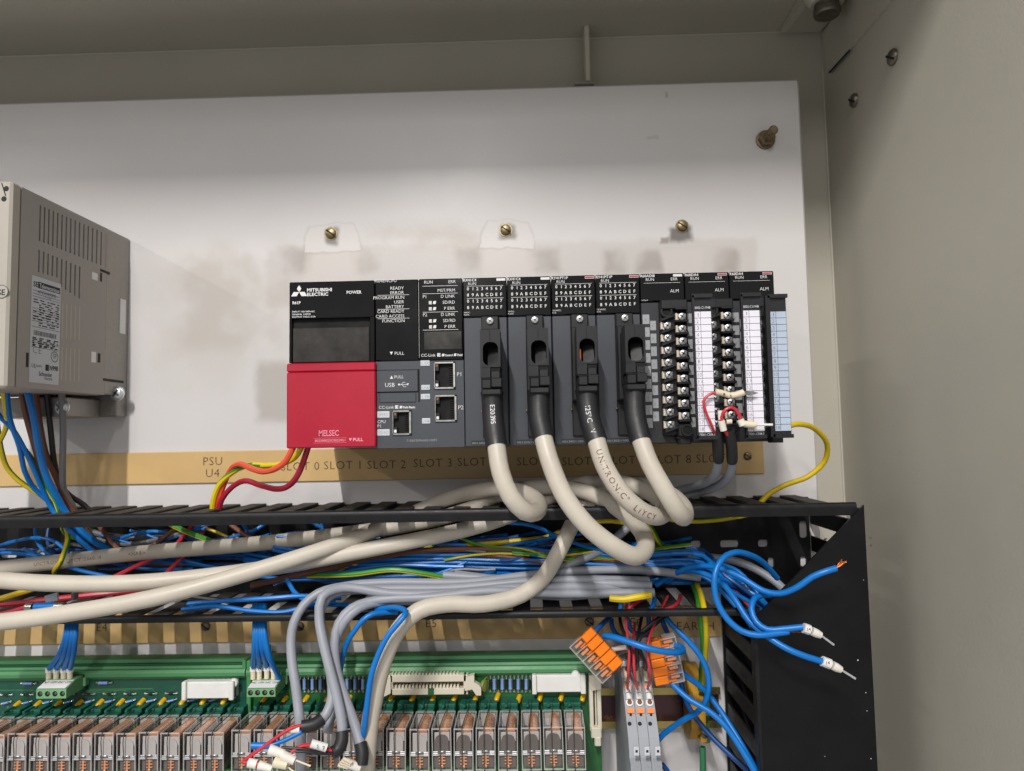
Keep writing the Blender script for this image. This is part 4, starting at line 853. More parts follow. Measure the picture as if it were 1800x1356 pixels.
# ================================================================== wires inside the trunking
rg = random.Random(11)
for k in range(24):
    y = 972+k*2.35+rg.uniform(-3, 3); Y = -12-rg.uniform(0, 34); xs = rg.choice((-60, 330, 430, 480, 520, 560)); n_ = 7
    pts = []
    for j in range(n_+1):
        u_ = j/n_; x = xs+(1235-xs)*u_; pts.append((x, (y if x > 480 else 950+(y-972)*.85)+rg.uniform(-5, 5)-6*math.sin(u_*3.1), (Y*.45-4 if x < 480 else Y)+rg.uniform(-2, 2)))
    pts += [(1275, 1022+rg.uniform(-12, 12), -40+rg.uniform(-12, 12)), (1330, 1058+rg.uniform(-14, 14), -44+rg.uniform(-12, 12)), (1385, 1130+rg.uniform(-10, 30), -46), (1400, 1230, -46)]
    wire('control_wire', 'wire_blue' if rg.random() < .62 else 'wire_blue_dark', rg.choice((1.25, 1.4, 1.5)), pts, 'one of the blue control wires bundled along inside the trunking', group='blue wires bundled in the trunking', step=9)
misc = [('wire_blue', 1.3, [(-20, 965, -30), (25, 952, -32), (60, 946, -34), (92, 950, -36), (112, 964, -36), (130, 985, -34)], 'blue wire arching across the trunking under the drive'),
 ('wire_blue', 1.3, [(65, 905, -20), (62, 935, -26), (70, 960, -30), (90, 978, -32), (112, 995, -34)], 'blue wire dropping in a curve below the drive wires'),
 ('wire_blue_dark', 1.3, [(92, 908, -12), (84, 932, -16), (84, 955, -20), (98, 978, -26)], 'dark blue wire deepest in the trunking below the drive'),
 ('wire_blue', 1.4, [(-20, 972, -34), (40, 974, -36), (80, 982, -38), (130, 1000, -40), (220, 1020, -40)], 'blue wire just above the cream cables near the trunking holes'),
 ('wire_brown', 1.6, [(172, 922, -26), (186, 940, -30), (204, 962, -34), (230, 975, -34), (270, 958, -30), (310, 928, -26)], 'brown wire sagging in a bowl shape inside the trunking'),
 ('wire_grey', 1.7, [(140, 920, -20), (165, 942, -22), (200, 955, -24), (245, 955, -26), (290, 945, -26), (330, 935, -26)], 'grey wire with light patches behind the sagging brown wire'),
 ('wire_yellow_green', 1.9, [(270, 905, -22), (300, 922, -28), (335, 938, -34), (372, 952, -38), (400, 966, -40)], 'yellow green wire slanting down through the trunking'),
 ('wire_red', 1.6, [(345, 915, -24), (325, 940, -30), (300, 966, -34), (250, 990, -38), (190, 1020, -40)], 'red wire slanting behind the cream cables'),
 ('wire_red', 1.5, [(365, 920, -20), (345, 955, -26), (310, 990, -32), (285, 1015, -36)], 'second red wire slanting beside the first red one'),
 ('wire_brown', 1.7, [(400, 918, -24), (430, 940, -28), (470, 962, -30), (520, 978, -32)], 'brown wire between trunking holes, partly behind the cream cables'),
 ('wire_blue', 1.4, [(425, 918, -20), (440, 936, -26), (455, 928, -24), (480, 914, -20), (515, 912, -18), (555, 922, -22), (580, 940, -28)], 'blue wire arching high in the trunking above the cream cables'),
 ('wire_blue', 1.4, [(565, 905, -20), (566, 925, -24), (572, 945, -28)], 'short blue wire dropping through a trunking slot'),
 ('wire_brown', 2.0, [(440, 1030, -66), (520, 1012, -58), (600, 992, -52), (690, 974, -48), (790, 966, -46), (900, 968, -44), (1000, 978, -44), (1100, 990, -42), (1180, 1005, -40)], 'long brown wire beneath the crossing cream cables'),
 ('wire_brown', 1.7, [(780, 975, -40), (880, 978, -44), (960, 990, -44), (1060, 1000, -42), (1170, 990, -40)], 'shorter brown wire in the middle of the trunking'),
 ('wire_yellow_green', 1.8, [(540, 1012, -50), (620, 1010, -56), (690, 1002, -58), (740, 1008, -56), (790, 1016, -52), (850, 1022, -48)], 'green wire lying over the blue bundle'),
 ('wire_yellow', 1.8, [(690, 972, -36), (760, 962, -38), (830, 958, -38), (900, 952, -38), (960, 945, -34), (990, 934, -30)], 'yellow wire running above the blue bundle'),
 ('wire_yellow', 1.7, [(1040, 918, -36), (1075, 916, -38), (1110, 922, -38)], 'yellow wire glimpsed inside the largest cable loop'),
 ('wire_yellow_green', 1.6, [(900, 972, -46), (950, 976, -46), (1000, 984, -46), (1060, 980, -44), (1110, 984, -42)], 'yellow green wire passing behind the slanting cream cable'),
 ('wire_yellow_green', 1.7, [(1345, 898, -38), (1300, 908, -40), (1250, 915, -42), (1200, 916, -44), (1150, 908, -44)], 'green striped wire along the top of the trunking end'),
 ('wire_yellow_green', 1.9, [(1128, 905, -44), (1145, 930, -40), (1160, 955, -34), (1185, 975, -28)], 'green wire dropping behind the third cream loop'),
 ('wire_yellow', 1.9, [(-30, 1060, -72), (10, 1050, -72), (50, 1038, -70), (90, 1025, -66)], 'yellow wire under the lowest cream cables'),
 ('wire_yellow', 2.2, [(1072, 1052, -76), (1095, 1054, -78), (1120, 1050, -78), (1144, 1046, -76)], 'short yellow cable stub over the lower trunking edge'),
 ('wire_red', 2.1, [(-40, 1064, -70), (20, 1062, -70), (60, 1058, -66), (110, 1052, -58), (180, 1044, -48), (260, 1036, -42)], 'thick red wire low in the trunking'),
 ('wire_blue', 1.5, [(330, 1062, -74), (400, 1056, -76), (470, 1052, -76), (530, 1048, -72), (600, 1052, -64)], 'upper blue wire lying along the lower trunking rail'),
 ('wire_blue', 1.5, [(320, 1072, -76), (380, 1066, -77), (440, 1074, -78), (500, 1076, -78), (540, 1066, -76), (590, 1058, -70)], 'wavy blue wire lying along the lower trunking rail'),
 ('wire_blue', 1.5, [(505, 1018, -66), (515, 1038, -70), (535, 1055, -72), (570, 1062, -70), (620, 1064, -66)], 'blue wire dropping beside the cream cables to the rail'),
 ('wire_grey', 1.6, [(890, 948, -34), (920, 950, -36), (960, 958, -36), (1000, 956, -34)], 'thin grey wire beside the slanting cream cable'),
 ('wire_black', 1.8, [(200, 1050, -40), (300, 1046, -40), (420, 1058, -40), (560, 1050, -40)], 'black wire in the bottom of the trunking')]
for mt, r, pts, lab_ in misc: wire('trunking_wire', mt, r, pts, lab_, group='single wires in the trunking')
rt_ = random.Random(23)
for k in range(74):
    mt = ('wire_blue', 'wire_blue', 'wire_blue_dark', 'wire_blue', 'wire_grey', 'wire_brown', 'wire_blue_dark', 'wire_yellow_green')[k % 8]
    xa = rt_.uniform(-40, 1040); ln = rt_.uniform(140, 380)*rt_.choice((1, 1, .6)); y0_ = rt_.uniform(925, 985) if xa < 420 else rt_.uniform(958, 1030); sl_ = rt_.uniform(-.34, .34); am = rt_.uniform(3, 11); ph = rt_.uniform(0, 6.3); Y0 = rt_.uniform(-58, -14)
    if xa < 420 and k % 5 < 3: xa += 480
    ln = min(ln, 1215-xa)
    y0_ = y0_ if xa < 420 else max(958, y0_)
    pts = [(xa+ln*j/6, min(1060 if xa > 420 else 1000, max(918, y0_+sl_*ln*(j/6-.5)+am*math.sin(ph+j*1.1))), max(-46 if xa > 480 else -26, min(-7, Y0+rt_.uniform(-8, 8)))) for j in range(7)]
    cn = {'wire_blue': 'blue', 'wire_blue_dark': 'dark blue', 'wire_grey': 'grey', 'wire_brown': 'brown', 'wire_yellow_green': 'yellow green'}[mt]
    wire('loose_strand', mt, rt_.choice((1.0, 1.2, 1.35)), pts, f'one of the thin {cn} wires tangled among the bundle in the trunking', group=f'thin {cn} wires tangled in the trunking', step=7, twist=rt_.uniform(-1, 1))
# inline fuse holder on the red wire
t = thing('inline_splice', 'blue inline splice with metal end caps lying in the trunking', 'splice', PY(80, 1068, -84))
part('body', 'wire_blue', t, lambda m: m.tube([PY(62, 1067, -84), PY(100, 1066, -84)], 2.6, 14, 4), True)
part('end_cap', 'steel', t, lambda m: m.cyl(PY(46, 1067, -84), PY(58, 1067, -84), 2.5, 16), True, 30); part('end_cap', 'steel', t, lambda m: m.cyl(PY(98, 1066, -84), PY(114, 1066, -84), 2.7, 16), True, 30)
part('lead', 'wire_dark_red', t, lambda m: m.tube([PY(48, 1067, -84), PY(20, 1076, -82), (PY(-30, 1086, -78))], 1.6, 8), True)
# grey cables lying in the trunking and hanging over its edge
Z5 = lambda x, y, Y: (400+x/4.286, 1060+y/4.286, Y)
GC = [([(1170, 985, -36), (1110, 1000, -46), (1020, 1004, -54), (930, 1012, -60), (820, 1024, -66), (676, 1025, -72), (613, 1030, -76), (560, 1043, -82), (533, 1065, -86), (517, 1094, -90), (512, 1120, -92), (513, 1160, -96), (519, 1200, -100), (524, 1240, -103), (527, 1268, -106), (529, 1300, -104), (530, 1420, -98)], None, 'outermost grey cable hanging over the rail and running on down'),
 ([(1140, 1022, -58), (1060, 1020, -64), (940, 1022, -68), (800, 1034, -72), (676, 1036, -78), (600, 1040, -82), (575, 1052, -88), (562, 1080, -92), (566, 1110, -96), (575, 1150, -100), (582, 1190, -104), (584, 1225, -108), (574, 1255, -112), (560, 1270, -116)], [(566, 1264, -115), (552, 1274, -118), (530, 1278, -120)], 'grey cable ending in a black boot turned sideways with red and blue cores'),
 ([(1140, 1032, -62), (1040, 1032, -68), (900, 1034, -74), (790, 1044, -78), (690, 1044, -82), (600, 1034, -86), (566, 1050, -94), (561, 1085, -97), (566, 1120, -101), (578, 1170, -106), (591, 1220, -110), (600, 1265, -114), (602, 1290, -116)], [(601, 1286, -116), (601, 1302, -118), (594, 1318, -120), (584, 1324, -122)], 'grey cable crossing in front, bent black boot with white marked red cores'),
 ([(1120, 1042, -66), (1000, 1044, -72), (860, 1040, -78), (760, 1050, -82), (660, 1056, -84), (618, 1070, -90), (596, 1095, -94), (588, 1130, -97), (592, 1180, -100), (606, 1225, -104), (624, 1275, -108), (634, 1310, -112)], [(633, 1306, -112), (637, 1325, -114), (635, 1345, -116)], 'grey cable ending in an upright black boot beside the cream cable'),
 ([(900, 1052, -60), (760, 1056, -76), (670, 1058, -82), (630, 1070, -90), (606, 1092, -94), (592, 1120, -94), (585, 1160, -92), (590, 1200, -92), (585, 1240, -94), (575, 1290, -100)], None, 'grey cable hanging behind the other grey ones')]
for i, (pts, boot, lab_) in enumerate(GC):
    P = [PY(*p) for p in pts]; t = thing('hanging_cable', lab_, 'cable', P[-1], 'grey cables hanging over the trunking edge')
    part('jacket', 'cable_grey', t, lambda m: m.tube(P, 2.95, 14, 4), True)
    if boot:
        part('boot', 'shrink_black', t, lambda m: m.tube([PY(*p) for p in boot], lambda u_: 3.9-.4*abs(u_-.5), 14, 2), True)
    if i == 1:
        part('core', 'wire_red', t, lambda m: m.tube([PY(*p) for p in ((530, 1276, -121), (512, 1280, -123), (470, 1308, -126), (436, 1332, -128), (426, 1339, -128), (446, 1341, -129))], 1.1, 8, 3), True)
        part('core', 'wire_blue', t, lambda m: m.tube([PY(*p) for p in ((536, 1284, -121), (522, 1291, -122), (495, 1304, -124), (470, 1311, -125), (442, 1311, -126))], lambda u_: 1.3 if u_ < .72 else 1.9, 10, 3), True)
        part('marker', 'ferrule_white', t, lambda m: m.tube([PY(513, 1283, -121), PY(528, 1282, -121)], 2.3, 10, 2), True)
        part('ferrule', 'ferrule_white', t, lambda m: (m.tube([PY(437, 1341, -129), PY(452, 1344, -129)], 2.6, 12, 2), m.tube([PY(455, 1345, -129), PY(478, 1352, -129)], lambda u_: 2.6-.7*u_, 12, 2)), True)
        part('marker_ring', 'wire_red', t, lambda m: m.tube([PY(450, 1343, -129), PY(456, 1345, -129)], 2.0, 10, 2), True)
    if i == 2:
        part('core', 'wire_red', t, lambda m: m.tube([PY(*p) for p in ((586, 1320, -121), (575, 1318, -122), (552, 1312, -124), (532, 1311, -126), (512, 1322, -128))], 1.3, 8, 3), True)
        for k, dy in enumerate((0, 4)): part('core', 'wire_black', t, lambda m: m.tube([PY(*p) for p in ((586, 1325, -122), (560, 1323+dy*.6, -125), (535, 1317+dy, -127), (512, 1315+dy*1.4, -128), (495, 1314, -128))], .85, 8, 3), True)
        part('marker', 'paper_white', t, lambda m: m.tube([PY(547, 1307, -126), PY(574, 1315, -124)], 2.4, 12, 2), True)
        part('lettering', 'print_black', t, lambda m: (m.text('\u03a3', PY(556, 1316, -128.5), 2.0), m.text('7', PY(566, 1319, -127.5), 2.4)))
        for k, (a, b) in enumerate((((474, 1318), (500, 1326)), ((496, 1328), (518, 1338)), ((482, 1340), (505, 1346)))):
            part('ferrule', 'ferrule_white' if k < 2 else 'ferrule_cream', t, lambda m: m.tube([PY(*a, -129-k), PY(*b, -129-k)], lambda u_: 3.0-.6*u_, 14, 2), True)
        part('ferrule_pin', 'ferrule_cream', t, lambda m: (m.tube([PY(518, 1336, -130), PY(546, 1347, -130)], .55, 8, 3), m.tube([PY(505, 1348, -130), PY(518, 1358, -130)], .5, 8, 3)), True)
    if i == 3:
        part('ferrule', 'ferrule_white', t, lambda m: m.tube([PY(632, 1350, -117), PY(622, 1346, -118), (PY(608, 1340, -119))], 2.6, 12, 2), True)
        part('ferrule_cluster', 'ferrule_cream', t, lambda m: [m.tube([PY(612+k*2, 1350-k*3, -119-k), PY(594+k*3, 1345-k*4, -120-k)], 1.0, 8, 2) for k in range(4)], True)
for j, (pts, cut) in enumerate((([(1145, 1030, -66), (1060, 1026, -66), (960, 1030, -62), (880, 1020, -58), (800, 1010, -52)], 1), ([(1150, 1042, -70), (1060, 1044, -70), (980, 1048, -68), (900, 1040, -64)], 1), ([(1230, 1015, -48), (1150, 1004, -52), (1080, 1002, -54), (990, 1006, -56), (900, 1018, -58), (780, 1012, -54)], 0), ([(1000, 1005, -50), (960, 1018, -46), (1040, 990, -44), (1090, 955, -42), (1120, 920, -42)], 0))):
    P = [PY(*p) for p in (pts if j < 3 else [(960, 1010, -48), (1010, 990, -46), (1060, 965, -44), (1095, 935, -42), (1130, 905, -42)])]
    mb = MB(); mb.tube(P, 2.9, 14, 4); o = mb.build('laid_cable', 'cable_grey', None, loc=P[0], smooth=True)
    tag(o, ('upper grey cable cut off square in the trunking', 'lower grey cable cut off square in the trunking', 'grey cable curving on towards the vertical trunking', 'grey printed cable slanting up through the trunking behind the cream one')[j], 'cable', 'grey cables lying in the trunking')
# blue wires hanging over the rail in front of the relay board
wire('jumper_wire', 'wire_blue', 1.75, [Z5(1280, 70, -84), Z5(1180, 72, -88), Z5(1090, 85, -92), Z5(1020, 130, -94), Z5(960, 205, -94), Z5(905, 290, -92), Z5(870, 400, -88), Z5(848, 520, -80), Z5(838, 610, -70)], 'blue wire hanging over the rail to the resistors', n=10)
wire('jumper_wire', 'wire_blue', 1.75, [Z5(1120, 50, -82), Z5(1210, 38, -88), Z5(1290, 40, -98), Z5(1345, 70, -108), Z5(1322, 112, -112), Z5(1220, 230, -114), Z5(1140, 380, -115), Z5(1085, 540, -115), Z5(1055, 740, -114), Z5(1035, 900, -113), Z5(1022, 1000, -110)], 'bright blue wire bent back over the rail alongside the cream cable', n=10)
# ================================================================== loose wires at the vertical trunking
Z3 = lambda x, y, Y: (1160+x/3.39, 840+y/3.39, Y)
def tails(name, pts, label, ferr=None, strands=None, extra=None, r=1.9):
    P = [PY(*p) for p in pts]; t = thing(name, label, 'wire', P[-1], 'loose blue wires by the vertical trunking')
    part('insulation', 'wire_blue', t, lambda m: m.tube(P, r, 12, 3), True)
    if ferr:
        a, b, c, d = [PY(*p) for p in ferr]
        part('marker', 'plastic_white', t, lambda m: m.tube([a, b], 3.0, 12, 2), True, 30)
        part('ferrule', 'ferrule_white', t, lambda m: m.tube([b+(c-b)*.2, b.lerp(c, .6), c], lambda u_: 2.6-1.2*max(0, u_-.5), 14, 2), True)
        part('ferrule_pin', 'zinc', t, lambda m: m.tube([c, d], .7, 8, 3), True)
        part('lettering', 'print_black', t, lambda m: m.text('14', a.lerp(b, .2)+V((0, -3.1, -.6)), 1.8))
    if strands: part('copper_strands', 'copper', t, lambda m: [m.tube([PY(*p) for p in s_], .3, 5, 1.5) for s_ in strands], True)
    if extra: extra(t)
rs = random.Random(5)
tails('loose_wire', [Z3(-20, 640, -40), Z3(60, 590, -48), Z3(180, 535, -60), Z3(330, 532, -74), Z3(480, 592, -84), Z3(620, 675, -92), Z3(720, 690, -98), Z3(820, 652, -104), Z3(910, 590, -108), Z3(985, 560, -110), Z3(1050, 540, -110)], 'loose blue wire ending in bare frayed copper strands',
    strands=[[Z3(1046, 542, -110), Z3(1075+rs.uniform(-8, 8), 515+rs.uniform(-8, 8), -110+rs.uniform(-1, 1)), Z3(1095+rs.uniform(-18, 18), 497+rs.uniform(-16, 14), -110)] for k in range(9)])
tails('loose_wire', [Z3(700, 600, -60), Z3(620, 510, -70), Z3(540, 462, -80), Z3(450, 445, -88), Z3(375, 480, -94), Z3(328, 570, -98), Z3(335, 720, -100), Z3(400, 840, -102), Z3(490, 915, -104), Z3(580, 938, -106), Z3(680, 930, -106), Z3(765, 918, -106)], 'loose blue wire making the big round loop, end split',
    extra=lambda t: part('copper_strands', 'copper', t, lambda m: (m.tube([PY(*Z3(762, 918, -106)), PY(*Z3(810, 916, -106)), PY(*Z3(858, 925, -106))], .35, 6, 2), m.tube([PY(*Z3(762, 922, -106)), PY(*Z3(800, 920, -106)), PY(*Z3(850, 922, -106))], .3, 6, 2)), True))
tails('loose_wire', [Z3(680, 700, -78), Z3(610, 700, -86), Z3(560, 725, -92), Z3(545, 785, -96), Z3(575, 860, -100), Z3(640, 905, -104), Z3(730, 902, -106), Z3(850, 890, -108)], 'loose blue wire with white marker and ferrule, upper of the two', ferr=(Z3(855, 895, -108), Z3(892, 908, -108), Z3(960, 940, -108), Z3(1036, 996, -108)))
tails('loose_wire', [Z3(40, 620, -44), Z3(120, 560, -52), Z3(240, 565, -64), Z3(370, 630, -76), Z3(450, 730, -86), Z3(530, 850, -94), Z3(640, 945, -102), Z3(760, 1020, -108), Z3(860, 1062, -110), Z3(965, 1095, -110)], 'loose blue wire with white marker and ferrule, lower of the two', ferr=(Z3(965, 1092, -110), Z3(1015, 1112, -110), Z3(1080, 1145, -110), Z3(1165, 1198, -110)))
for j, (mt, r, pts, lab_) in enumerate((('wire_blue', 1.5, [Z3(100, 570, -40), Z3(260, 590, -48), Z3(380, 690, -54), Z3(470, 790, -58), Z3(540, 880, -60), Z3(600, 1000, -60)], 'blue wire diving behind the cut lid, first'), ('wire_blue', 1.5, [Z3(0, 440, -36), Z3(130, 520, -40), Z3(300, 600, -46), Z3(450, 690, -50), Z3(620, 800, -52), Z3(700, 900, -52)], 'blue wire running straight behind the cut lid'),
    ('cable_grey', 2.9, [Z3(-100, 420, -24), Z3(100, 440, -26), Z3(240, 520, -30), Z3(420, 610, -36), Z3(560, 700, -42), Z3(680, 830, -46)], 'grey cable entering the vertical trunking, thicker lower one'), ('cable_grey', 2.9, [Z3(200, 470, -18), Z3(420, 490, -22), Z3(560, 540, -28), Z3(700, 630, -36), Z3(800, 730, -40)], 'grey cable entering the vertical trunking, upper one'),
    ('wire_red', 1.3, [Z3(330, 590, -40), Z3(430, 660, -46), Z3(510, 740, -50), Z3(600, 850, -52)], 'red wire entering the vertical trunking among grey cables'), ('wire_blue', 1.5, [Z3(330, 500, -30), Z3(470, 560, -40), Z3(560, 660, -48), Z3(620, 740, -52), Z3(700, 820, -54)], 'blue wire between the grey cables at the lid edge'))):
    wire('side_wire', mt, r, pts, lab_, group='wires entering the vertical trunking', n=12)
# ================================================================== relay boards below the trunking
YB = -42.0
def carrier(name, x0, x1, label, pcb):
    t = thing(name, label, 'relay board', ((x0+x1)/2, 0, -262), 'relay boards under the trunking')
    zt = -151.5
    prof = [(-30, zt-.5), (-36, zt), (-40, zt-1.0), (-40.5, zt-4.2), (-43.5, zt-4.6), (-44.5, zt-6), (-47, zt-6.2), (-48, zt-8.2), (-48, zt-10.4), (-44, zt-10.8), (-44, zt-13), (-36, zt-13), (-36, -262), (-30, -262)]
    part('carrier', 'carrier_green', t, lambda m: m.profx(prof, x0, x1), True, 25)
    part('groove', 'carrier_dark', t, lambda m: m.box((x0+.2, -43.0, zt-4.0), (x1-.2, -40.2, zt-3.2)))
    part('circuit_board', pcb, t, lambda m: m.box((x0+1, YB-1.6+.8, -262), (x1-1, YB+1.6, zt-12.9)))
    return t
XB0, XB1, XB2 = -480.0, PY(431, 1195, -48).x, PY(1057, 1200, -48).x
b1 = carrier('relay_board', XB0, XB1-.4, 'dark green relay board running off sideways under the drive', 'board_green')
b2 = carrier('relay_board', XB1+.4, XB2, 'bright green relay board with beige ribbon headers and sixteen relays', 'board_green_light')
part('end_wall', 'carrier_green', b2, lambda m: m.box((XB1+.5, -47.5, -262), (XB1+3.6, -8, -152), .5))
part('end_wall', 'carrier_green', b1, lambda m: m.box((XB1-3.2, -46, -161), (XB1-.5, -8, -152), .5))
YS = YB-.85
# relays: one built in full, the others copies of it with their parts
rb = random.Random(21)
RX2 = [PY(424.5, 1310, -88).x+k*(PY(1012.5, 1310, -88).x-PY(424.5, 1310, -88).x)/15 for k in range(16)]
RX1 = [PY(375.6, 1310, -88).x-k*(PY(375.6, 1310, -88).x-PY(30, 1310, -88).x)/9 for k in range(12)]
RW, RH, RD = 12.3, 26.0, 28.0
ZR = -182.2
def relay(arm):
    t = thing('relay', 'x', 'relay', (0, -60, ZR))
    h = RW/2; f_ = -88.0
    def cover(m):
        m.m = 0; m.box((-h, f_, ZR-RH), (h, -60, ZR), .5)
        m.m = 1; e = .3
        for x in (-h+e, h-e):
            m.box((x-e, f_-.04, ZR-RH), (x+e, f_+.7, ZR-.1)); m.box((x-e, f_, ZR-.75), (x+e, -60, ZR+.03)); m.box((x-e, -60.9, ZR-RH), (x+e, -60, ZR))
        for z in (ZR-.45, ZR-RH+.4, ZR-16.2): m.box((-h, f_-.05, z-.4), (h, f_+.6, z+.4))
        m.box((-h, -61, ZR-.8), (h, -60, ZR+.02))
    part('cover', ['clear_plastic', 'clear_edge'], t, cover)
    part('coil', 'coil_copper', t, lambda m: (m.tube([(1.5, f_+2.6, ZR-3.9), (1.5, -62, ZR-3.9)], 3.2, 18, 30), ), True)
    part('coil_former', 'relay_inner', t, lambda m: (m.box((-4.6, f_+1.6, ZR-8.6), (5.0, f_+2.4, ZR-3.2), .3), m.box((-5, -62.5, ZR-9), (5, -61.5, ZR-1))))
    part('armature', arm, t, lambda m: m.prism([(-4.2, f_+1.0, ZR-14.4), (4.2, f_+1.0, ZR-14.4), (4.2, f_+1.0, ZR-7.4), (3.4, f_+1.0, ZR-5.6), (2.0, f_+1.0, ZR-4.7), (0, f_+1.0, ZR-4.4), (-2.0, f_+1.0, ZR-4.7), (-3.4, f_+1.0, ZR-5.6), (-4.2, f_+1.0, ZR-7.4)], (0, 1.2, 0)))
    part('body', 'relay_dark', t, lambda m: (m.box((-5.2, f_+2.2, ZR-25), (5.2, -62, ZR-8.8), .4), m.box((-5.0, f_+.9, ZR-17.5), (5.0, f_+3, ZR-14.6), .3)))
    part('hinge_spring', 'zinc', t, lambda m: [m.cyl((x0, f_+.8, ZR-14.6-d), (x1, f_+.8, ZR-14.6-d), .35, 8) for x0, x1 in ((-5.4, -2.6), (2.6, 5.4)) for d in (0, 1.0, 2.0)]+[m.box((-1.6, f_+.3, ZR-15.1), (1.6, f_+1.4, ZR-14.0), .4)], True)
    part('contact', 'coil_copper', t, lambda m: (m.box((-.6, f_+1.0, ZR-24.4), (.6, f_+2, ZR-17.4), .2), *[m.box((-2.2, f_+.9, ZR-18.6-k*1.9), (2.2, f_+1.9, ZR-18.0-k*1.9), .15) for k in range(3)], m.lathe((0, f_+1, ZR-23.6), (0, -1, 0), [(1.0, 0), (.9, .4), (.4, .6)], 10)))
    part('retaining_clip', 'dark_steel', t, lambda m: m.tube([(.8, -50, ZR+3.6), (.4, -58.6, ZR+1.6), (-.6, f_+6, ZR+1.2), (-1.0, f_-.9, ZR-.6), (-.9, f_-1.0, ZR-12), (-.6, f_-1.0, ZR-26), (-.5, f_+6, ZR-30)], .33, 6, 4), True)
    return t
r0_ = relay('relay_inner'); r1_ = relay('relay_dark'); index_kids()
ORD = ('first', 'second', 'third', 'fourth', 'fifth', 'sixth', 'seventh', 'eighth', 'ninth', 'tenth', 'eleventh', 'twelfth', 'thirteenth', 'fourteenth', 'fifteenth', 'sixteenth')
def put(k, x, z, lab_, grp, proto, first):
    o = proto if first else copy_tree(proto, (x, -60, z), lab_, grp)
    o.location = V((x+rb.uniform(-.15, .15), -60, z+rb.uniform(-.25, .25)))*S; o.rotation_euler = (rb.uniform(-.012, .012), rb.uniform(-.012, .012), rb.uniform(-.02, .02))
    o['label'] = lab_; o['group'] = grp
for k, x in enumerate(RX2): put(k, x, ZR, f'clear cased relay with copper coil, {ORD[k]} from the seam of the bright green board', 'relays on the bright green board', r1_ if k > 8 else r0_, k in (0, 9))
for k, x in enumerate(RX1): put(k, x, ZR-1.2, f'clear cased relay with copper coil, {ORD[k]} from the seam of the dark green board', 'relays on the dark green board', r0_, False)
# sockets under the relays, lamps and small parts on the boards
def socket(b, x, dz):
    part('socket', 'socket_green', b, lambda m: (m.box((x-5.6, -59.8, ZR-27.5+dz), (x+5.6, YS, ZR+.4+dz), .5), m.box((x-5.6, -55, ZR+.2+dz), (x+5.6, YS, ZR+2.6+dz), .4), m.box((x-3, -60.5, ZR+2+dz), (x-1.2, -50, ZR+3.6+dz), .3)))
    part('socket_foot', 'plug_green', b, lambda m: (m.box((x-5.4, -76, ZR-33+dz), (x-1, -52, ZR-28+dz), .6), m.box((x+.6, -76, ZR-33+dz), (x+5.4, -52, ZR-28+dz), .6)))
for x in RX2: socket(b2, x, 0)
for x in RX1: socket(b1, x, -1.2)
def led(b, px, py):
    p = PY(px, py, YS-3.5); part('lamp', 'led_yellow', b, lambda m: m.tube([p+V((1.0, 3.2, 1.6)), p, p+V((-.6, -1.5, -1.6))], lambda u_: 1.75 if u_ < .9 else 1.3, 12, 1.2), True)
for x, y in ((462, 1234), (499, 1233), (536, 1232), (574, 1232), (612, 1232), (650, 1231), (686, 1231), (724, 1231), (760, 1231), (798, 1230), (835, 1231), (873.5, 1228), (911, 1231), (949, 1228), (986, 1228), (1024, 1228)): led(b2, x, y)
for k in range(11): led(b1, 27+k*36.6, 1242-k*.8)
def axial(b, a, c, body, r, bl=.62, dots=True):
    a, c = V(a), V(c); d = c-a; m0 = a+d*(.5-bl/2); m1 = a+d*(.5+bl/2)
    o = part('resistor' if body == 'resistor_blue' else 'diode', body, b, lambda m: m.tube([m0, m0.lerp(m1, .12), m0.lerp(m1, .5), m0.lerp(m1, .88), m1], lambda u_: r*(1.0 if u_ < .2 or u_ > .8 else .86), 10, 1), True)
    part('lead', 'solder', o, lambda m: (m.cyl(a, c, .28, 6), m.lathe(a+V((0, .8, 0)), (0, -1, 0), [(.9, 0), (.7, .5), (.2, .9)], 8), m.lathe(c+V((0, .8, 0)), (0, -1, 0), [(.9, 0), (.7, .5), (.2, .9)], 8)), True)
for k, x in enumerate(list(range(528, 572, 7))+list(range(596, 640, 7))+list(range(862, 940, 7))):
    a, c = PY(x, 1189, YS-1.4), PY(x, 1217, YS-1.4); axial(b2, a, c, 'resistor_blue' if k % 2 else 'diode_black', 1.25 if k % 2 else 1.1)
for k in range(11): axial(b1, PY(0+k*36.3, 1222-k*.3, YS-1.2), PY(20+k*36.3, 1222-k*.3, YS-1.2), 'diode_black', .8, .4)
for k in range(11): axial(b1, PY(2+k*36.4, 1238-k*.5, YS-1.4), PY(18+k*36.4, 1234-k*.5, YS-1.4), 'resistor_blue', .9, .6)
axial(b1, PY(36, 1202, YS-1.4), PY(62, 1202, YS-1.4), 'resistor_blue', 1.1, .6); axial(b1, PY(169, 1201, YS-1.4), PY(195, 1201, YS-1.4), 'resistor_blue', 1.25, .6)
def caps(b, px, py, mt): p = PY(px, py, YS); part('capacitor', mt, b, lambda m: (m.lathe(p, (0, -1, 0), [(2.6, 0), (2.6, 5), (2.0, 6.4), (.6, 7)], 14),), True)
caps(b1, 147, 1209, 'socket_green'); caps(b2, 499, 1211, 'socket_green')
p = PY(851, 1206, YS-3); part('disc_capacitor', 'disc_olive', b2, lambda m: (m.lathe(p, (1, -.5, 0), [(.5, -1.4), (3.9, -1.0), (4.2, 0), (3.9, 1.0), (.5, 1.4)], 18), m.cyl(p+V((-1, 0, 3)), PY(858, 1188, YS), .3, 6)), True)
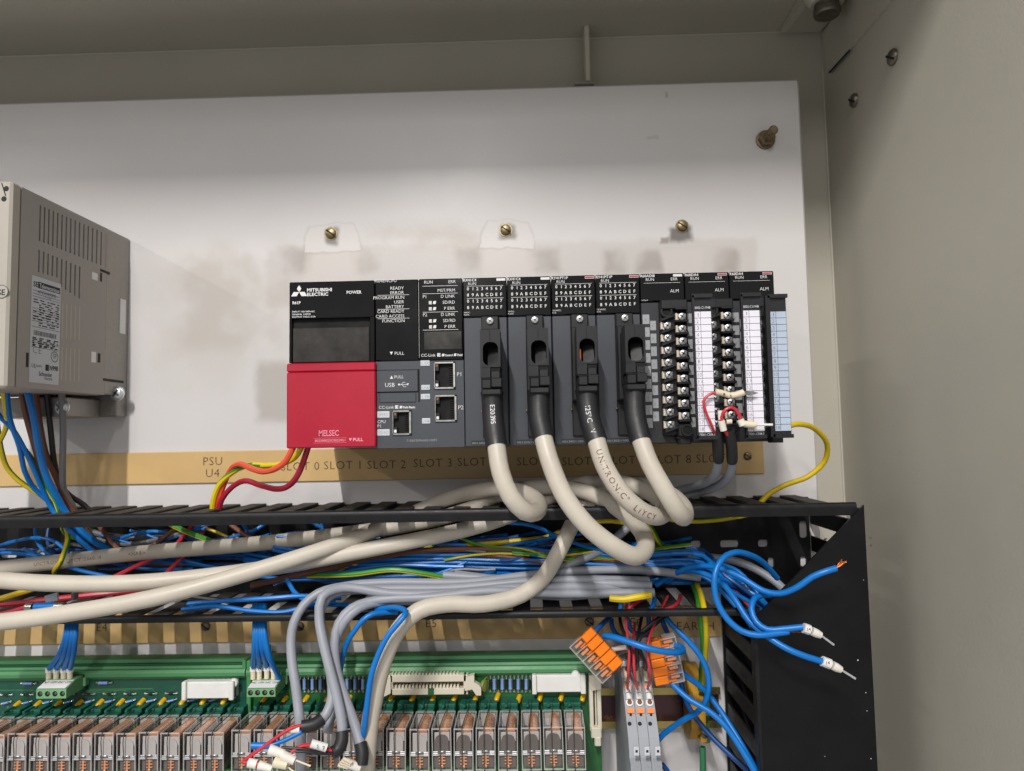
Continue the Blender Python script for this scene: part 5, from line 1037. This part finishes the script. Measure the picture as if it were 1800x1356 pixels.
def tr(m):
    for k, (x, y, L_) in enumerate(((158, 1211, 110), (150, 1214, 75), (145, 1217, 50), (0, 1213, 60), (0, 1196, 70))):
        a, c = PY(x, y, YS-.06), PY(x+L_, y-.3, YS-.06); m.box(a, c+V((0, -.1, -.5))); m.prism([c, c+V((3.5, 0, -3.5)), c+V((3.5, 0, -4.1)), c+V((0, 0, -.6))], (0, -.1, 0))
part('copper_traces', 'trace', b1, tr)['kind'] = 'stuff'
part('board_lettering', 'print_grey', b2, lambda m: [m.text(f'K{n_}', PY(x, 1233, YS-.1), 2.4) for n_, x in ((7, 667), (9, 742), (10, 778), (11, 816), (12, 852), (13, 889), (14, 928), (15, 964), (16, 1001))])
part('board_lettering', 'print_grey', b1, lambda m: [m.text(f'K{14-k}', PY(12+k*36.4, 1246, YS-.1), 1.8) for k in range(10)])
# white label holders with round pegs
def holder(b, x0, x1, y0, y1, peg):
    Yh = YS-9; a, c = PY(x0, y0, Yh), PY(x1, y1, Yh)
    o = part('label_holder', 'plastic_white', b, lambda m: (m.box((a.x, YS, c.z+.6), (c.x, Yh+1.2, a.z-.6), .5), m.box((a.x, Yh+4, c.z), (a.x+3.0, Yh-1, a.z), .5), m.box((c.x-3.4, Yh+4, c.z), (c.x, Yh-1, a.z), .5)))
    part('label_insert', 'paper_white', o, lambda m: m.box((a.x+3.4, Yh+1.3, c.z+1.2), (c.x-3.8, Yh+.7, a.z-1.4), .1))
    pg = PY(*peg, Yh+4); part('peg', 'plastic_white', o, lambda m: m.lathe(pg, (0, -1, 0), [(3.0, 0), (3.2, 1.2), (2.6, 2.2), (1.0, 2.7)], 20), True)
holder(b1, 320, 411, 1199, 1231, (412, 1200)); holder(b2, 935, 1030, 1187, 1220, (1012, 1186))
# beige ribbon cable headers
def header(m, a, c, n_):
    pass
ha, hc = PY(672, 1188, YS-10), PY(846, 1221, YS-10)
hd = part('ribbon_header', 'header_beige', b2, lambda m: (m.box((ha.x+5, YS-10, ha.z-4.6), (hc.x-10, YS, ha.z), .3), m.box((ha.x+5, YS-10, hc.z), (hc.x-10, YS, hc.z+4.0), .3), m.box((ha.x+4, YS-10, hc.z), (ha.x+7, YS, ha.z), .3), m.box((hc.x-12, YS-10, hc.z), (hc.x-9, YS, ha.z), .3)))
part('latch', 'header_beige', hd, lambda m: m.prism([(hc.x-10, YS-12, ha.z-1), (hc.x-4.5, YS-12, ha.z+.5), (hc.x-4.5, YS-12, ha.z-4.4), (hc.x-1.2, YS-12, ha.z-6.5), (hc.x, YS-12, ha.z-8), (hc.x, YS-12, hc.z), (hc.x-3.2, YS-12, hc.z), (hc.x-6, YS-12, hc.z+4), (hc.x-11, YS-12, hc.z+3)], (0, 5, 0)))
part('latch', 'header_beige', hd, lambda m: m.prism([(ha.x+6, YS-12, ha.z-1), (ha.x+1, YS-12, ha.z-3), (ha.x-3, YS-12, ha.z-6), (ha.x-3, YS-12, hc.z+1), (ha.x+2, YS-12, hc.z), (ha.x+6, YS-12, hc.z+2)], (0, 5, 0)))
part('well', 'print_brown', hd, lambda m: m.box((ha.x+6.8, YS-3, hc.z+3.8), (hc.x-11.6, YS-2.4, ha.z-4.4)))
part('teeth', 'header_beige', hd, lambda m: [m.box((ha.x+6+k*2.35, YS-9.0, hc.z+3.6), (ha.x+7.3+k*2.35, YS-2.4, hc.z+6.0)) for k in range(20)])['kind'] = 'stuff'
part('teeth', 'header_beige', hd, lambda m: [m.box((ha.x+6+k*2.35, YS-9.6, ha.z-.2), (ha.x+7.1+k*2.35, YS-3, ha.z+1.1)) for k in range(20)])['kind'] = 'stuff'
part('key_notch', 'board_green_light', hd, lambda m: m.box(((ha.x+hc.x)/2-2.6, YS-10.1, hc.z-.1), ((ha.x+hc.x)/2+1.6, YS-2, hc.z+4.1)))
va, vc = PY(1035, 1186, YS-10), PY(1059, 1310, YS-10)
vh_ = part('ribbon_header', 'header_beige', b2, lambda m: (m.box((va.x, YS-10, vc.z+9), (va.x+2.6, YS, va.z-8), .3), m.box((vc.x-2.8, YS-10, vc.z+9), (vc.x, YS, va.z-8), .3), m.box((va.x+3.8, YS-8, vc.z+9), (va.x+4.8, YS-2, va.z-8), .2)))
part('latch', 'header_beige', vh_, lambda m: m.prism([(va.x, YS-12, va.z), (vc.x-3, YS-12, va.z), (vc.x, YS-12, va.z-3), (vc.x, YS-12, va.z-9), (va.x+2, YS-12, va.z-10), (va.x, YS-12, va.z-7)], (0, 6, 0)))
part('latch', 'header_beige', vh_, lambda m: (m.box((va.x+.5, YS-12, vc.z+5), (vc.x-.5, YS-6, vc.z+12), .6), m.box((va.x+2.6, YS-12.5, vc.z), (vc.x-1, YS-7, vc.z+6), .6)))
part('well', 'print_brown', vh_, lambda m: m.box((va.x+2, YS-3, vc.z+9), (vc.x-2, YS-2.2, va.z-8)))
# ------------------------------------------------------------------ green plugs with their blue wires
def green_plug(x0, x1, y0, y1, ymid, label, tops, srcs, wl, texts):
    Yp = -66.0; a, c = PY(x0, ymid, Yp), PY(x1, y1, Yp); zt = PY(x0, y0, Yp+10).z
    t = thing('terminal_plug', label, 'terminal plug', ((a.x+c.x)/2, YS, c.z), 'green plugs on the relay boards')
    part('body', 'plug_green', t, lambda m: m.profx([(Yp, c.z), (Yp, a.z), (Yp+10, zt), (Yp+19, zt), (Yp+19, c.z)], a.x, c.x))
    part('base', 'plug_green', t, lambda m: m.box((a.x-1, Yp+18, c.z+1.5), (c.x+1.5, YS-.02, zt+1.2), .5))
    sv = V((0, 10, zt-a.z)).normalized()
    part('label_patch', 'paper_white', t, lambda m: m.prism([(a.x+.6, Yp-.1, a.z+.4), (c.x-.6, Yp-.1, a.z+.4), (c.x-.6, Yp+9.2, zt-.3), (a.x+.6, Yp+9.2, zt-.3)], (0, -.2, .25)))
    part('lettering', 'print_black', t, lambda m: [m.text(s_, V((a.x+(k+.5)*(c.x-a.x)/4, Yp+5.2, a.z+(zt-a.z)*.55+.5)), 2.2, 'CENTER', ez=sv, width=(c.x-a.x)/5) for k, s_ in enumerate(texts)])
    for k in range(4):
        q_ = V((a.x+(k+.5)*(c.x-a.x)/4, Yp-.02, (a.z+c.z)/2))
        part('screw_hole', 'cavity', t, lambda m: m.lathe(q_, (0, -1, 0), [(1.75, 0), (1.75, .06)], 16)); part('screw', 'dark_steel', t, lambda m: m.lathe(q_+V((.5, 0, .2)), (0, -1, 0), [(.9, .06), (.7, .12)], 10))
    for k in range(len(tops)):
        fx, fy = tops[k]; sx_, sy_ = srcs[k]
        w_ = thing('plug_wire', wl.format(ORD[k]), 'wire', PY(fx, fy+18, Yp+12), 'blue wires into the green plugs')
        m_ = PY((fx+sx_)/2+(sx_-fx)*.2, (fy+sy_)/2, -70)
        part('insulation', 'wire_blue', w_, lambda m: m.tube([PY(sx_, sy_-45, -58), PY(sx_, sy_, -72), m_, PY(fx, fy, Yp+12)], 1.75, 10, 3), True)
        if fy < 1190:
            part('marker', 'plastic_white', w_, lambda m: m.tube([PY(fx, fy-2, Yp+12), PY(fx, fy+6, Yp+12)], 2.2, 10, 2), True, 30)
            part('ferrule', 'ferrule_cream', w_, lambda m: m.tube([PY(fx, fy+6, Yp+12), PY(fx, fy+20, Yp+12)], 1.8, 10, 2), True)
            part('lettering', 'print_black', w_, lambda m: m.text(('0V', '24', '0', '24', '1')[k], PY(fx-3, fy+4.5, Yp+9.7), 1.8))
green_plug(64, 116, 1195, 1228, 1212, 'pale green four way plug on the dark green board', [(86, 1176), (99, 1176), (112, 1176), (123, 1176)], [(117, 1110), (122, 1110), (128, 1110), (133, 1110)], '{} blue wire of the plug on the dark green board', ('V', 'COM', 'DC', 'COM'))
green_plug(434, 484, 1196, 1225, 1211, 'pale green four way plug on the bright green board', [(445, 1174), (456, 1174), (469, 1173), (481, 1174), (492, 1195)], [(448, 1108), (452, 1108), (457, 1108), (461, 1108), (465, 1108)], '{} blue wire of the plug on the bright green board', ('NC', 'COM', 'NC', 'COM'))
t = thing('cable_marker', 'pale blue folded marker sleeve hanging among the wires', 'marker', PY(90, 1050, -74))
part('sleeve', 'label_blue', t, lambda m: m.prism([PY(x, y, -76) for x, y in ((78, 1048), (100, 1042), (101, 1056), (80, 1060))], (0, 1.5, 0)))
t = thing('cable_tie', 'grey cable tie round the blue bundle above the dark green board', 'cable tie', PY(131, 1048, -74))
part('band', 'wire_grey', t, lambda m: m.box(PY(124, 1042, -76), PY(139, 1052, -70), .6))
# ================================================================== mounting rail with terminal blocks
zr1, zr0 = PY(1240, 1207, -6).z, PY(1240, 1278, -6).z; xr1 = PY(1266, 1240, -6).x
t = thing('mounting_rail', 'gold passivated mounting rail behind the terminal blocks', 'rail', (XB2+20, 0, zr0))
part('web', 'rail_red_reflection', t, lambda m: m.box((XB2+.5, -2.2, zr0+5), (xr1, -.6, zr1-5)))
part('flange', 'rail_gold', t, lambda m: m.profx([(-2.2, zr1-5), (-8, zr1-5), (-8, zr1), (-6.8, zr1), (-6.8, zr1-3.8), (-1, zr1-3.8)], XB2+.5, xr1)); part('flange', 'rail_gold', t, lambda m: m.profx([(-2.2, zr0+5), (-8, zr0+5), (-8, zr0), (-6.8, zr0), (-6.8, zr0+3.8), (-1, zr0+3.8)], XB2+.5, xr1))
PROF = [(-8, -156), (-44, -158), (-52, -161), (-58, -168), (-66, -176), (-80, -192), (-84, -203), (-88.5, -205), (-88.5, -213), (-86.5, -214), (-91, -219), (-91, -275), (-8, -275)]
def on_prof(px, py):
    d = ray(px, py)
    for (y0_, z0_), (y1_, z1_) in zip(PROF[1:11], PROF[2:12]):
        nrm = V((0, z1_-z0_, -(y1_-y0_))); q_ = V((0, y0_, z0_)); den = d.dot(nrm)
        if abs(den) < 1e-9: continue
        p = CAM+d*((q_-CAM).dot(nrm)/den); tt = (p-q_).dot(V((0, y1_-y0_, z1_-z0_)))/((y1_-y0_)**2+(z1_-z0_)**2)
        if 0 <= tt <= 1: return p
    return PY(px, py, -80)
TW = 6.55; TX = PY(1108, 1290, -91).x
for k in range(3):
    x0 = TX+k*TW; x1 = x0+TW-.25; xm = (x0+x1)/2
    t = thing('slim_terminal_relay', f'slim grey terminal relay with red lamp, {("nearest the relay board", "middle of the three", "farthest from the relay board")[k]}', 'terminal relay', (xm, -8, -275), 'slim grey terminal relays')
    part('housing', 'terminal_grey', t, lambda m: m.profx(PROF, x0, x1))
    S_ = lambda dx, py: V((xm+dx, 0, 0))
    def spot(py, dx=0.0):
        p = on_prof(1117+k*18.6, py); p.x = xm+dx; return p
    dirn = V((0, -.75, .66))
    for py in (1179, 1207, 1249): part('release_lever', 'lever_orange', t, lambda m: m.prism([spot(py, -2.2)+V((0, -.3, 1)), spot(py, 2.2)+V((0, -.3, 1)), spot(py+5, 2.2)+V((0, -.4, 0)), spot(py+5, -2.2)+V((0, -.4, 0))], dirn*1.0))
    for py, dx in ((1257, 0), (1187, -1)): part('test_hole', 'cavity', t, lambda m: m.lathe(spot(py, dx), dirn, [(.85, .0), (.85, .25)], 12))
    part('button', 'plc_dark_grey', t, lambda m: m.lathe(spot(1272, -1.4), (0, -1, 0), [(1.2, 0), (1.2, .8), (.9, 1.2)], 14), True, 35)
    part('clip_recess', 'slot_dark', t, lambda m: m.box(V((x0+1, -89.6, -213.4)), V((x1-1, -88, -210.2))))
    part('cover', 'terminal_pale', t, lambda m: (m.box((x0+.9, -92.6, -275), (x1-.9, -90.5, -217.5), .4),))
    mk = PY(1120+k*18.4, 1321, -92.7); part('marker', 'label_grey', t, lambda m: m.box((xm-1.6, -93.1, mk.z-2.4), (xm+1.6, -92.5, mk.z+2.8), .1)); part('marker_print', 'print_black', t, lambda m: m.text('\u25aa', (xm-1.2, -93.2, mk.z-.6), 1.8) if False else m.box((xm-.6, -93.3, mk.z-.5), (xm+.8, -93.05, mk.z+.9)))
    part('relay_lettering', 'print_grey', t, lambda m: m.text('VGL', (xm-.4, -88.6, -206.8), 1.1))
    rp = spot(1236)
    part('wire_entry', 'plastic_white', t, lambda m: m.lathe(rp, dirn, [(2.4, 0), (2.4, 1.2), (1.6, 1.4)], 16), True, 35)
    part('lamp', 'print_brown', t, lambda m: m.lathe(rp, dirn, [(1.5, 1.2), (1.5, 1.9), (.8, 2.4)], 14), True)
    rw = thing('terminal_wire', f'red wire with white markers into the {("nearest", "middle", "farthest")[k]} slim relay', 'wire', rp, 'red wires into the slim relays')
    x_ = (1110, 1127, 1143)[k]; top = ((1100, 1085), (1113, 1135), (1146, 1108))[k]
    part('insulation', 'wire_red', rw, lambda m: m.tube([PY(top[0]+(6, 3, 28)[k], top[1]-(50, 40, 60)[k], -58), PY(*top, -76), PY((1106, 1114, 1138)[k], (1150, 1160, 1140)[k], -84), PY((1104, 1116, 1143)[k], (1185, 1190, 1185)[k], -86), spot(1208)+V((0, -4, 0))+V(((-.5), 0, 0))], .85, 8, 3), True)
    q0, q1 = spot(1211)+dirn*2.2, spot(1232)+dirn*1.6
    part('marker', 'plastic_white', rw, lambda m: (m.tube([q0, q0.lerp(q1, .46)], 2.0, 10, 2), m.tube([q0.lerp(q1, .52), q1], 2.0, 10, 2)), True, 30)
    part('lettering', 'print_black', rw, lambda m: m.text(('14', '13', '11')[k], q0.lerp(q1, .3)+V((-1.1, -2.1, -.3)), 1.6))
    bw = thing('terminal_wire', f'black wire with cream ferrule into the {("nearest", "middle", "farthest")[k]} slim relay', 'wire', spot(1198), 'black wires into the slim relays')
    part('insulation', 'wire_black', bw, lambda m: m.tube([PY((1088, 1130, 1180)[k], (1060, 1075, 1075)[k], -56), PY((1092, 1124, 1150)[k], (1100, 1105, 1100)[k], -72), PY((1104, 1120, 1122)[k], (1130, 1135, 1130)[k], -82), PY((1109, 1120, 1132)[k], (1160, 1160, 1160)[k], -82), spot(1182)+dirn*4], 1.15, 8, 3), True)
    part('ferrule', 'ferrule_cream', bw, lambda m: m.tube([spot(1180)+dirn*4, spot(1199)+dirn*1], 1.9, 10, 2), True)
    part('end_marker', 'plastic_white', t, lambda m: m.tube([spot(1168, -1)+V((0, -1, 2)), spot(1172, -1)+V((0, -1, 0))], 2.0, 10, 2), True)
# lever connectors
def lever(cpx, cpy, Y, e1, e2, label, flip):
    c = PY(cpx, cpy, Y); e1 = V(e1).normalized(); e2 = V(e2); e2 = (e2-e1*e2.dot(e1)).normalized(); e3 = e1.cross(e2)
    if e3.y > 0: e3 = -e3
    MT = Matrix(((e1.x, e2.x, e3.x, c.x), (e1.y, e2.y, e3.y, c.y), (e1.z, e2.z, e3.z, c.z), (0, 0, 0, 1)))
    t = thing('lever_connector', label, 'connector', c, 'orange lever connectors')
    def P_(name, mat, fn):
        mb = MB(); mb.T = MT; fn(mb); return mb.build(name, mat, t)
    P_('clear_body', 'clear_plastic', lambda m: m.box((-15, -9, -4.2), (15, 9.5, 4), .7))
    P_('clear_front', 'clear_edge', lambda m: [m.box((-14.9+k*5.9, 1.4, -3.8), (-14.3+k*5.9, 9.4, 4.4), .1) for k in range(6)]+[m.box((-14.9, 8.9, -4), (15, 9.8, 4.3), .2)])
    P_('base', 'lever_orange', lambda m: m.box((-14.4, -8.6, -3.8), (14.4, -1.5, -.4), .4))
    for k in range(5):
        P_('lever', 'lever_orange', lambda m: (m.box((-14.6+k*5.9, -9.6, .8), (-9.2+k*5.9, -.6+(k % 2)*.8, 4.9), .5), m.box((-14.6+k*5.9, -1.0, .8), (-13.6+k*5.9, 4.6, 3.2), .2), m.box((-10.2+k*5.9, -1.0, .8), (-9.2+k*5.9, 4.6, 3.2), .2)))
        P_('clamp', 'coil_copper', lambda m: m.box((-12.9+k*5.9, 1.4, -1.5), (-10.9+k*5.9, 7.4, 2.6), .3))
    P_('busbar', 'copper', lambda m: m.box((-14, 4.5, -2.4), (14, 6.2, -1.6)))
    return t
lever(1049, 1149, -78, (.70, -.12, -.76), (-.72, .1, -.62), 'orange and clear lever connector tilted against the relay board', 0)
lever(1168, 1159, -66, (.20, .1, -1), (1, .0, .12), 'orange and clear lever connector standing beside the slim relays', 1)
Z7 = lambda x, y, Y: (1000+x/4.58, 1060+y/4.58, Y)
LW = [([Z7(330, 120, -60), Z7(290, 150, -68), Z7(220, 220, -76), Z7(170, 260, -78)], 1.7, 'wire_blue_dark', 'dark blue wire into the tilted lever connector'),
 ([Z7(340, 130, -50), Z7(350, 200, -54), Z7(400, 270, -58), Z7(480, 300, -62)], 1.7, 'wire_blue_dark', 'dark blue wire curving behind the tilted lever connector'),
 ([Z7(285, 265, -76), Z7(360, 275, -82), Z7(470, 310, -88), Z7(600, 355, -92), Z7(740, 388, -92), Z7(860, 400, -88), Z7(918, 385, -80), Z7(905, 355, -74), Z7(860, 345, -70)], 2.0, 'wire_blue', 'blue wire looped between the two lever connectors'),
 ([Z7(470, 120, -48), Z7(490, 200, -48), Z7(540, 245, -50), Z7(640, 260, -54)], 1.7, 'wire_blue_dark', 'dark blue wire under the trunking edge beside the slim relays'),
 ([Z7(640, 110, -50), Z7(645, 200, -52), Z7(620, 260, -56)], 1.7, 'wire_blue_dark', 'short dark blue wire dropping to the upright lever connector'),
 ([Z7(740, 110, -46), Z7(770, 190, -50), Z7(800, 260, -54)], 1.7, 'wire_blue_dark', 'dark blue wire behind the upright lever connector'),
 ([Z7(770, 100, -58), Z7(830, 180, -62), Z7(940, 285, -66), Z7(1060, 430, -68), Z7(1120, 580, -68), Z7(1115, 750, -66), Z7(1045, 870, -60), Z7(910, 950, -52), Z7(760, 1060, -44), Z7(700, 1130, -40)], 1.9, 'wire_blue', 'blue wire sweeping round in a wide bow to the rail'),
 ([Z7(830, 650, -66), Z7(880, 700, -68), Z7(980, 785, -72), Z7(1120, 865, -76), Z7(1250, 980, -80), Z7(1370, 1150, -84), Z7(1480, 1330, -88), Z7(1560, 1480, -90)], 1.9, 'wire_blue', 'blue wire running from the upright lever connector down to the lid'),
 ([Z7(870, 520, -58), Z7(960, 600, -56), Z7(1080, 690, -54), Z7(1200, 840, -58), Z7(1330, 1040, -66), Z7(1440, 1230, -74), Z7(1540, 1420, -80)], 1.9, 'wire_blue', 'blue wire passing behind the earth terminal to the lid'),
 ([Z7(870, 470, -56), Z7(900, 620, -50), Z7(950, 810, -46), Z7(1040, 950, -46), Z7(1180, 1110, -52), Z7(1320, 1240, -58), Z7(1460, 1370, -64), Z7(1500, 1420, -66)], 1.8, 'wire_blue_dark', 'dark blue wire running lowest past the earth terminal'),
 ([Z7(750, 1300, -30), Z7(790, 1350, -30), Z7(820, 1420, -30)], 1.8, 'wire_blue_dark', 'end of a blue wire below the slim relays'),
 ([Z7(1000, -140, -36), Z7(1040, -30, -62), Z7(1055, 100, -72), Z7(1075, 260, -64), Z7(1080, 400, -54), Z7(1068, 560, -42), Z7(1060, 700, -34)], 1.9, 'wire_yellow_green', 'yellow green earth wire, greener of the two'),
 ([Z7(1030, -150, -38), Z7(1070, -40, -64), Z7(1090, 60, -74), Z7(1105, 250, -66), Z7(1098, 420, -54), Z7(1085, 580, -42), Z7(1078, 700, -34)], 1.9, 'wire_yellow', 'yellow earth wire with printing beside the green one'),
 ([Z7(1075, 1160, -30), Z7(1078, 1260, -30), Z7(1078, 1400, -30)], 2.2, 'earth_green', 'green wire leaving the bottom of the earth terminal'),
 ([Z7(330, 380, -70), Z7(400, 365, -76), Z7(470, 355, -80)], 1.7, 'ferrule_white', 'white wire from the tilted lever connector'),
 ([Z7(370, 420, -68), Z7(430, 390, -72), Z7(490, 375, -74)], 1.6, 'wire_grey', 'grey wire from the tilted lever connector'),
 ([Z7(400, -40, -70), Z7(420, 20, -74), Z7(410, 60, -74)], 1.6, 'wire_blue', 'blue wire tucked behind the lower rail'),
 ([Z7(690, -30, -66), Z7(680, 20, -72), Z7(655, 55, -74)], 1.6, 'wire_blue', 'second blue wire tucked behind the lower rail'),
 ([Z7(620, -40, -50), Z7(540, 5, -70), Z7(490, 35, -76), Z7(470, 110, -76)], 1.3, 'wire_red', 'red wire bending over the lower trunking edge'),
 ([Z7(900, -60, -46), Z7(870, 10, -64), Z7(800, 50, -74), Z7(700, 90, -76), Z7(680, 160, -72)], 1.3, 'wire_red', 'pinkish red wire lying behind the lower rail'),
 ([Z7(840, 30, -66), Z7(740, 110, -74), Z7(650, 180, -78), Z7(590, 230, -80)], 1.3, 'wire_black', 'black wire slanting across below the rail')]
for pts, r, mt, lab_ in LW: wire('cabinet_wire', mt, r, pts, lab_, group='wires round the slim relays', n=10)
ex0, ex1 = PY(1212, 1230, -30).x, PY(1237, 1230, -38).x
t = thing('earth_terminal', 'yellow and green earth terminal block clipped on the rail', 'terminal', ((ex0+ex1)/2, -8, PY(1225, 1312, -30).z))
zt_, zb_ = PY(1225, 1170, -20).z, PY(1225, 1312, -30).z
part('body', 'earth_yellow', t, lambda m: m.profx([(-8, zt_), (-16, zt_), (-22, zt_-8), (-30, zt_-16), (-34, zt_-28), (-34, zb_+14), (-26, zb_+3), (-16, zb_), (-8, zb_)], ex0, ex0+5))
part('body', 'earth_yellow', t, lambda m: m.profx([(-8, zt_-1), (-15, zt_-1), (-28, zt_-17), (-36, zt_-24), (-36, zt_-36), (-30, zt_-37), (-30, zt_-44), (-38, zt_-46), (-38, zb_+10), (-28, zb_+4), (-8, zb_+2)], ex0+5.1, ex0+9.5))
part('green_half', 'earth_green', t, lambda m: m.profx([(-8, zt_-6), (-20, zt_-14), (-34, zt_-20), (-34, zt_-30), (-26, zt_-38), (-38, zt_-42), (-40, zb_+12), (-30, zb_+2), (-8, zb_+1)], ex0+9.6, ex0+13))
c = PY(1238, 1292, -38.2); part('screw', ['dark_steel', 'cavity'], t, lambda m: screw_head(m, c, (0, -1, 0), 2.4, .8, 'slot'), True, 35)
